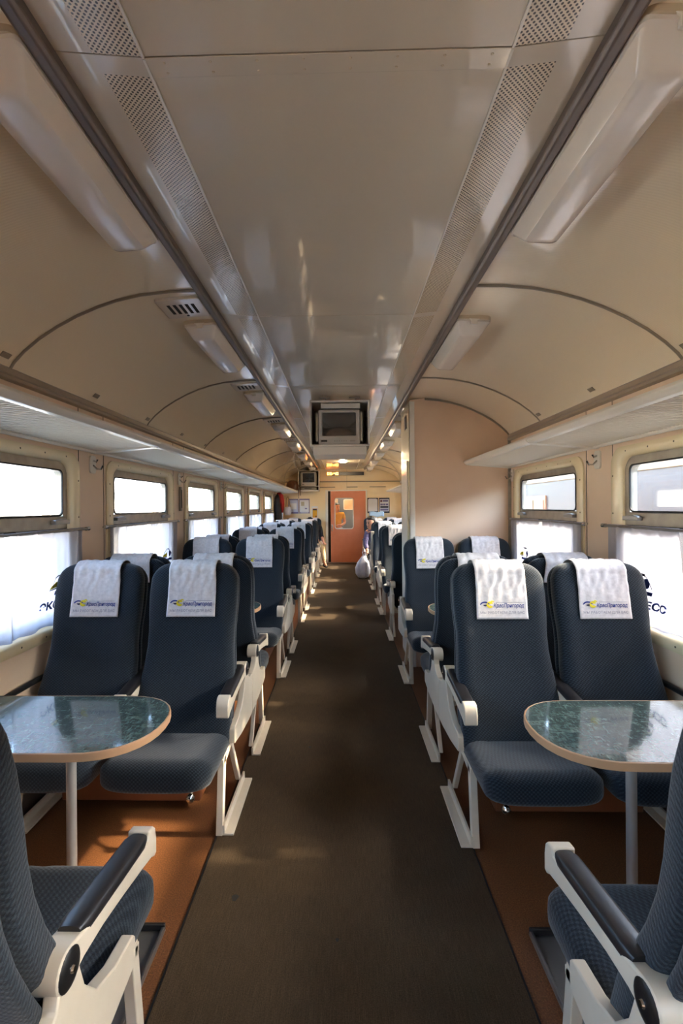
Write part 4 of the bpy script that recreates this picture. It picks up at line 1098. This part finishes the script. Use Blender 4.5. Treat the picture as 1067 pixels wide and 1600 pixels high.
# ---------------------------------------------------------------- people
def skin_chain(name, verts, edges, radii, mt, parent, root_i=0, sub=1):
    me = bpy.data.meshes.new(name); me.from_pydata(verts, edges, []); me.materials.append(mt)
    o = bpy.data.objects.new(name, me); COL.objects.link(o)
    if parent: o.parent = parent
    sk = o.modifiers.new('skin', 'SKIN'); sk.use_smooth_shade = True
    lay = me.skin_vertices[0].data if me.skin_vertices else None
    if lay is None:
        bm = bmesh.new(); bm.from_mesh(me); bm.verts.layers.skin.verify(); bm.to_mesh(me); bm.free(); lay = me.skin_vertices[0].data
    for i, r in enumerate(radii):
        lay[i].radius = r if isinstance(r, tuple) else (r, r); lay[i].use_root = (i == root_i)
    ss = o.modifiers.new('sub', 'SUBSURF'); ss.levels = sub; ss.render_levels = sub
    return o
def person(name, loc, label, J, cl, rz=0):
    """J: joint positions; cl: materials. body is one skinned figure, clothes are thin shells over it"""
    root = empty(name, loc, rz, label, 'person')
    Vn = ['pelvis', 'belly', 'chest', 'neck', 'skull', 'crown'] + [a_ + s_ for s_ in 'LR' for a_ in ('shoulder', 'elbow', 'wrist', 'palm', 'hip', 'knee', 'ankle', 'toe')]
    rad = dict(pelvis=(.135, .10), belly=(.125, .095), chest=(.145, .10), neck=.055, skull=(.078, .092), crown=(.06, .07), shoulder=.06, elbow=.042, wrist=.028, palm=(.04, .018), hip=.088, knee=.058, ankle=.042, toe=.036)
    def R0(n): return rad.get(n, rad.get(n[:-1]))
    vs, idx, fingers = [], {}, []
    for n in Vn: idx[n] = len(vs); vs.append(J[n])
    ed = [('pelvis', 'belly'), ('belly', 'chest'), ('chest', 'neck'), ('neck', 'skull'), ('skull', 'crown')]
    for s_ in 'LR': ed += [('chest', 'shoulder' + s_), ('shoulder' + s_, 'elbow' + s_), ('elbow' + s_, 'wrist' + s_), ('wrist' + s_, 'palm' + s_), ('pelvis', 'hip' + s_), ('hip' + s_, 'knee' + s_), ('knee' + s_, 'ankle' + s_), ('ankle' + s_, 'toe' + s_)]
    E = [(idx[a_], idx[b_]) for a_, b_ in ed]; RD = [R0(n) for n in Vn]
    # five fingers from each palm
    for s_ in 'LR':
        pw, pp = Vector(J['wrist' + s_]), Vector(J['palm' + s_]); d_ = (pp - pw).normalized()
        side = d_.cross(Vector((0, 0, 1))); side = side.normalized() if side.length > .1 else Vector((1, 0, 0))
        dn = side.cross(d_); dn = dn if dn.z < 0 else -dn
        for k, (o_, l_) in enumerate(((-.027, .055), (-.009, .068), (.009, .064), (.027, .048))):
            base = pp + side * o_ + d_ * .012
            i0 = len(vs); vs += [tuple(base), tuple(base + d_ * l_ * .55 + dn * l_ * .12), tuple(base + d_ * l_ * .9 + dn * l_ * .42)]
            RD += [.0095, .0085, .0075]; E += [(idx['palm' + s_], i0), (i0, i0 + 1), (i0 + 1, i0 + 2)]
        base = pp + side * (.034 if s_ == 'L' else -.034) - d_ * .02; i0 = len(vs)
        vs += [tuple(base), tuple(base + side * (.018 if s_ == 'L' else -.018) + d_ * .035 + dn * .01)]; RD += [.012, .009]; E += [(idx['palm' + s_], i0), (i0, i0 + 1)]
    body = skin_chain('body', vs, E, RD, M['skin'], root)
    def sub_(nm, names, edges, grow, mt, trims=None):
        P = []; rr = []
        for n in names:
            if isinstance(n, tuple):
                a_, b_, t_ = n; P.append(tuple(Vector(J[a_]).lerp(Vector(J[b_]), t_))); q, q2 = R0(a_), R0(b_)
                q = q if isinstance(q, tuple) else (q, q); q2 = q2 if isinstance(q2, tuple) else (q2, q2)
                rr.append(tuple(u_ * (1 - t_) + w_ * t_ + grow for u_, w_ in zip(q, q2)))
            else:
                P.append(J[n]); q = R0(n); q = q if isinstance(q, tuple) else (q, q); rr.append((q[0] + grow, q[1] + grow))
        return skin_chain(nm, P, edges, rr, mt, root)
    sl = cl.get('sleeve', .92)
    names = ['pelvis', 'belly', 'chest', ('chest', 'neck', .55)]; E2 = [(0, 1), (1, 2), (2, 3)]
    for s_ in 'LR':
        b_ = len(names); names += ['shoulder' + s_, ('shoulder' + s_, 'elbow' + s_, min(1, sl * 2))] ; E2 += [(2, b_), (b_, b_ + 1)]
        if sl > .5: names += [('elbow' + s_, 'wrist' + s_, sl * 2 - 1)]; E2 += [(b_ + 1, b_ + 2)]
    sub_('shirt', names, E2, .014, cl['shirt'])
    names = ['pelvis']; E2 = []
    for s_ in 'LR':
        b_ = len(names); names += ['hip' + s_, 'knee' + s_, ('knee' + s_, 'ankle' + s_, .9)]; E2 += [(0, b_), (b_, b_ + 1), (b_ + 1, b_ + 2)]
    sub_('trousers', names, E2, .016, cl['trousers'])
    for s_ in 'LR':
        a_, t_ = Vector(J['ankle' + s_]), Vector(J['toe' + s_])
        d_ = (t_ - a_); d_.z = 0; d_.normalize(); rings = []; base = min(a_.z, t_.z) - .045
        for (q, hw, hh) in ((-.06, .03, .05), (-.05, .04, .075), (0, .045, .08), (.06, .048, .06), (.13, .05, .045), (.18, .04, .035), (.2, .02, .02)):
            c_ = Vector((a_.x, a_.y, base)) + d_ * q; sd = Vector((-d_.y, d_.x, 0))
            rings.append([tuple(c_ + sd * p[0] + Vector((0, 0, hh / 2 + p[1]))) for p in sup(hw, hh / 2, 3, 14)])
        MB().loft(rings).build('shoe', cl.get('shoe', M['black']), root)
    # face and hair; F = facing direction of the head
    sk = Vector(J['skull']); Fd = Vector(J['face']).normalized(); up = (Vector(J['crown']) - sk).normalized(); Fd = (Fd - up * Fd.dot(up)).normalized(); sd = Fd.cross(up)
    hc = sk + up * .03
    def hp_(f, s_, u): return tuple(hc + Fd * f + sd * s_ + up * u)
    # skull shell: a real head shape joined in the face part
    rings = []
    for (u, f0, f1, w_) in ((-.135, .03, .075, .03), (-.12, -.01, .092, .05), (-.09, -.05, .098, .064), (-.05, -.08, .098, .072), (0, -.095, .098, .077), (.05, -.095, .096, .077), (.09, -.075, .078, .066), (.115, -.045, .05, .045), (.122, -.02, .025, .02)):
        rings.append([hp_((f0 + f1) / 2 + (f1 - f0) / 2 * cos(t_), w_ * sin(t_), u) for t_ in [2 * pi * q / 20 for q in range(20)]])
    MB().loft(rings).build('face', M['skin'], root, ang=80)
    rings = [[hp_(f + r_ * cos(t_) * .6, r_ * sin(t_), u) for t_ in [2 * pi * q / 8 for q in range(8)]] for (f, r_, u) in ((.098, .006, .005), (.108, .010, -.018), (.116, .014, -.036), (.098, .012, -.046))]
    MB().loft(rings).build('nose', M['skin'], root, ang=80)
    for s_ in (-1, 1):
        MB().lathe([(0, -.004), (.008, -.002), (.010, 0), (.008, .002), (0, .004)], hp_(.093, s_ * .031, .0), 'y', 10).build('eye', M['hair'], root)
        MB().tube([hp_(.098, s_ * .014, .019), hp_(.098, s_ * .031, .025), hp_(.088, s_ * .05, .02)], .005, 6).build('eyebrow', M['hair'], root)
        MB().loft([[hp_(-.005 + r_ * cos(t_), s_ * x_, -.02 + r_ * 1.5 * sin(t_)) for t_ in [2 * pi * q / 12 for q in range(12)]] for (r_, x_) in ((.014, .07), (.02, .084), (.016, .09))]).build('ear', M['skin'], root)
    MB().tube([hp_(.092, -.024, -.078), hp_(.1, 0, -.076), hp_(.092, .024, -.078)], .006, 6).build('mouth', M['maroon'], root)
    lo = -.02 if not cl.get('long') else -.16
    rings = []
    for k, u in enumerate([lo, lo * .5, .02, .05, .08, .105, .125, .134, .137]):
        front = -.02 if u < .03 else (.03 if u < .06 else .09 if u < .09 else .08 if u < .115 else .05 if u < .13 else .02)
        back = -.104 if u < .09 else -.085 if u < .12 else -.05 if u < .135 else -.02
        w_ = .085 if u < .09 else .07 if u < .12 else .045 if u < .135 else .02
        rings.append([hp_((front + back) / 2 + (front - back) / 2 * cos(t_), w_ * sin(t_), u) for t_ in [2 * pi * q / 20 for q in range(20)]])
    MB().loft(rings).build('hair', M['hair'], root, ang=80)
    return root
# man leaning out into the aisle, right side
J = dict(pelvis=(0, -.10, .52), belly=(-.04, -.17, .70), chest=(-.10, -.32, .92), neck=(-.15, -.42, 1.06), skull=(-.18, -.48, 1.15), crown=(-.19, -.50, 1.24), face=(-.75, -.55, -.35),
         shoulderL=(.07, -.34, .96), elbowL=(.12, -.42, .70), wristL=(.03, -.62, .58), palmL=(.0, -.69, .56), shoulderR=(-.26, -.36, .95), elbowR=(-.30, -.46, .70), wristR=(-.27, -.63, .57), palmR=(-.26, -.70, .55),
         hipL=(.09, -.13, .50), kneeL=(.10, -.58, .50), ankleL=(.10, -.62, .10), toeL=(.10, -.76, .06), hipR=(-.09, -.13, .50), kneeR=(-.13, -.58, .50), ankleR=(-.13, -.60, .10), toeR=(-.14, -.74, .06))
person('person', (.80, 11.12, .03), 'man with short dark hair in mauve shirt leaning into the aisle', J, dict(shirt=M['shirt'], trousers=M['denim'], sleeve=.95))
# passenger by the door on the left: a knee, a hand, a shoe show beyond the seats
J = dict(pelvis=(0, -.12, .52), belly=(0, -.16, .70), chest=(0, -.16, .95), neck=(-.05, -.17, 1.02), skull=(-.08, -.20, 1.09), crown=(-.09, -.21, 1.17), face=(.2, -1, -.5),
         shoulderL=(.17, -.17, 1.0), elbowL=(.22, -.24, .74), wristL=(.27, -.46, .60), palmL=(.30, -.53, .59), shoulderR=(-.17, -.17, 1.0), elbowR=(-.22, -.24, .74), wristR=(-.12, -.45, .60), palmR=(-.08, -.52, .59),
         hipL=(.10, -.14, .50), kneeL=(.24, -.58, .50), ankleL=(.30, -.72, .10), toeL=(.34, -.86, .06), hipR=(-.09, -.14, .50), kneeR=(-.08, -.58, .50), ankleR=(-.06, -.66, .10), toeR=(-.06, -.80, .06))
person('person', (-.76, 12.87, .03), 'passenger in beige trousers, hand on knee, on the last left seat by the door', J, dict(shirt=M['blackc'], trousers=M['beige'], sleeve=.6))
# person standing behind the door pane
J = dict(pelvis=(0, 0, .90), belly=(0, 0, 1.06), chest=(0, 0, 1.27), neck=(0, 0, 1.42), skull=(.01, -.01, 1.50), crown=(.01, -.01, 1.60), face=(.55, -1, 0),
         shoulderL=(.18, 0, 1.34), elbowL=(.24, -.05, 1.08), wristL=(.12, -.20, 1.02), palmL=(.05, -.23, 1.03), shoulderR=(-.18, 0, 1.34), elbowR=(-.22, -.02, 1.06), wristR=(-.20, -.10, .84), palmR=(-.20, -.12, .76),
         hipL=(.09, 0, .86), kneeL=(.09, -.01, .49), ankleL=(.09, .02, .09), toeL=(.09, -.12, .05), hipR=(-.09, 0, .86), kneeR=(-.09, -.01, .49), ankleR=(-.09, .02, .09), toeR=(-.10, -.12, .05))
person('person', (-.17, Y1 + .62, 0), 'dark-haired person in yellow top behind the glass of the orange door', J, dict(shirt=M['yshirt'], trousers=M['bagw'], sleeve=.3, long=True))
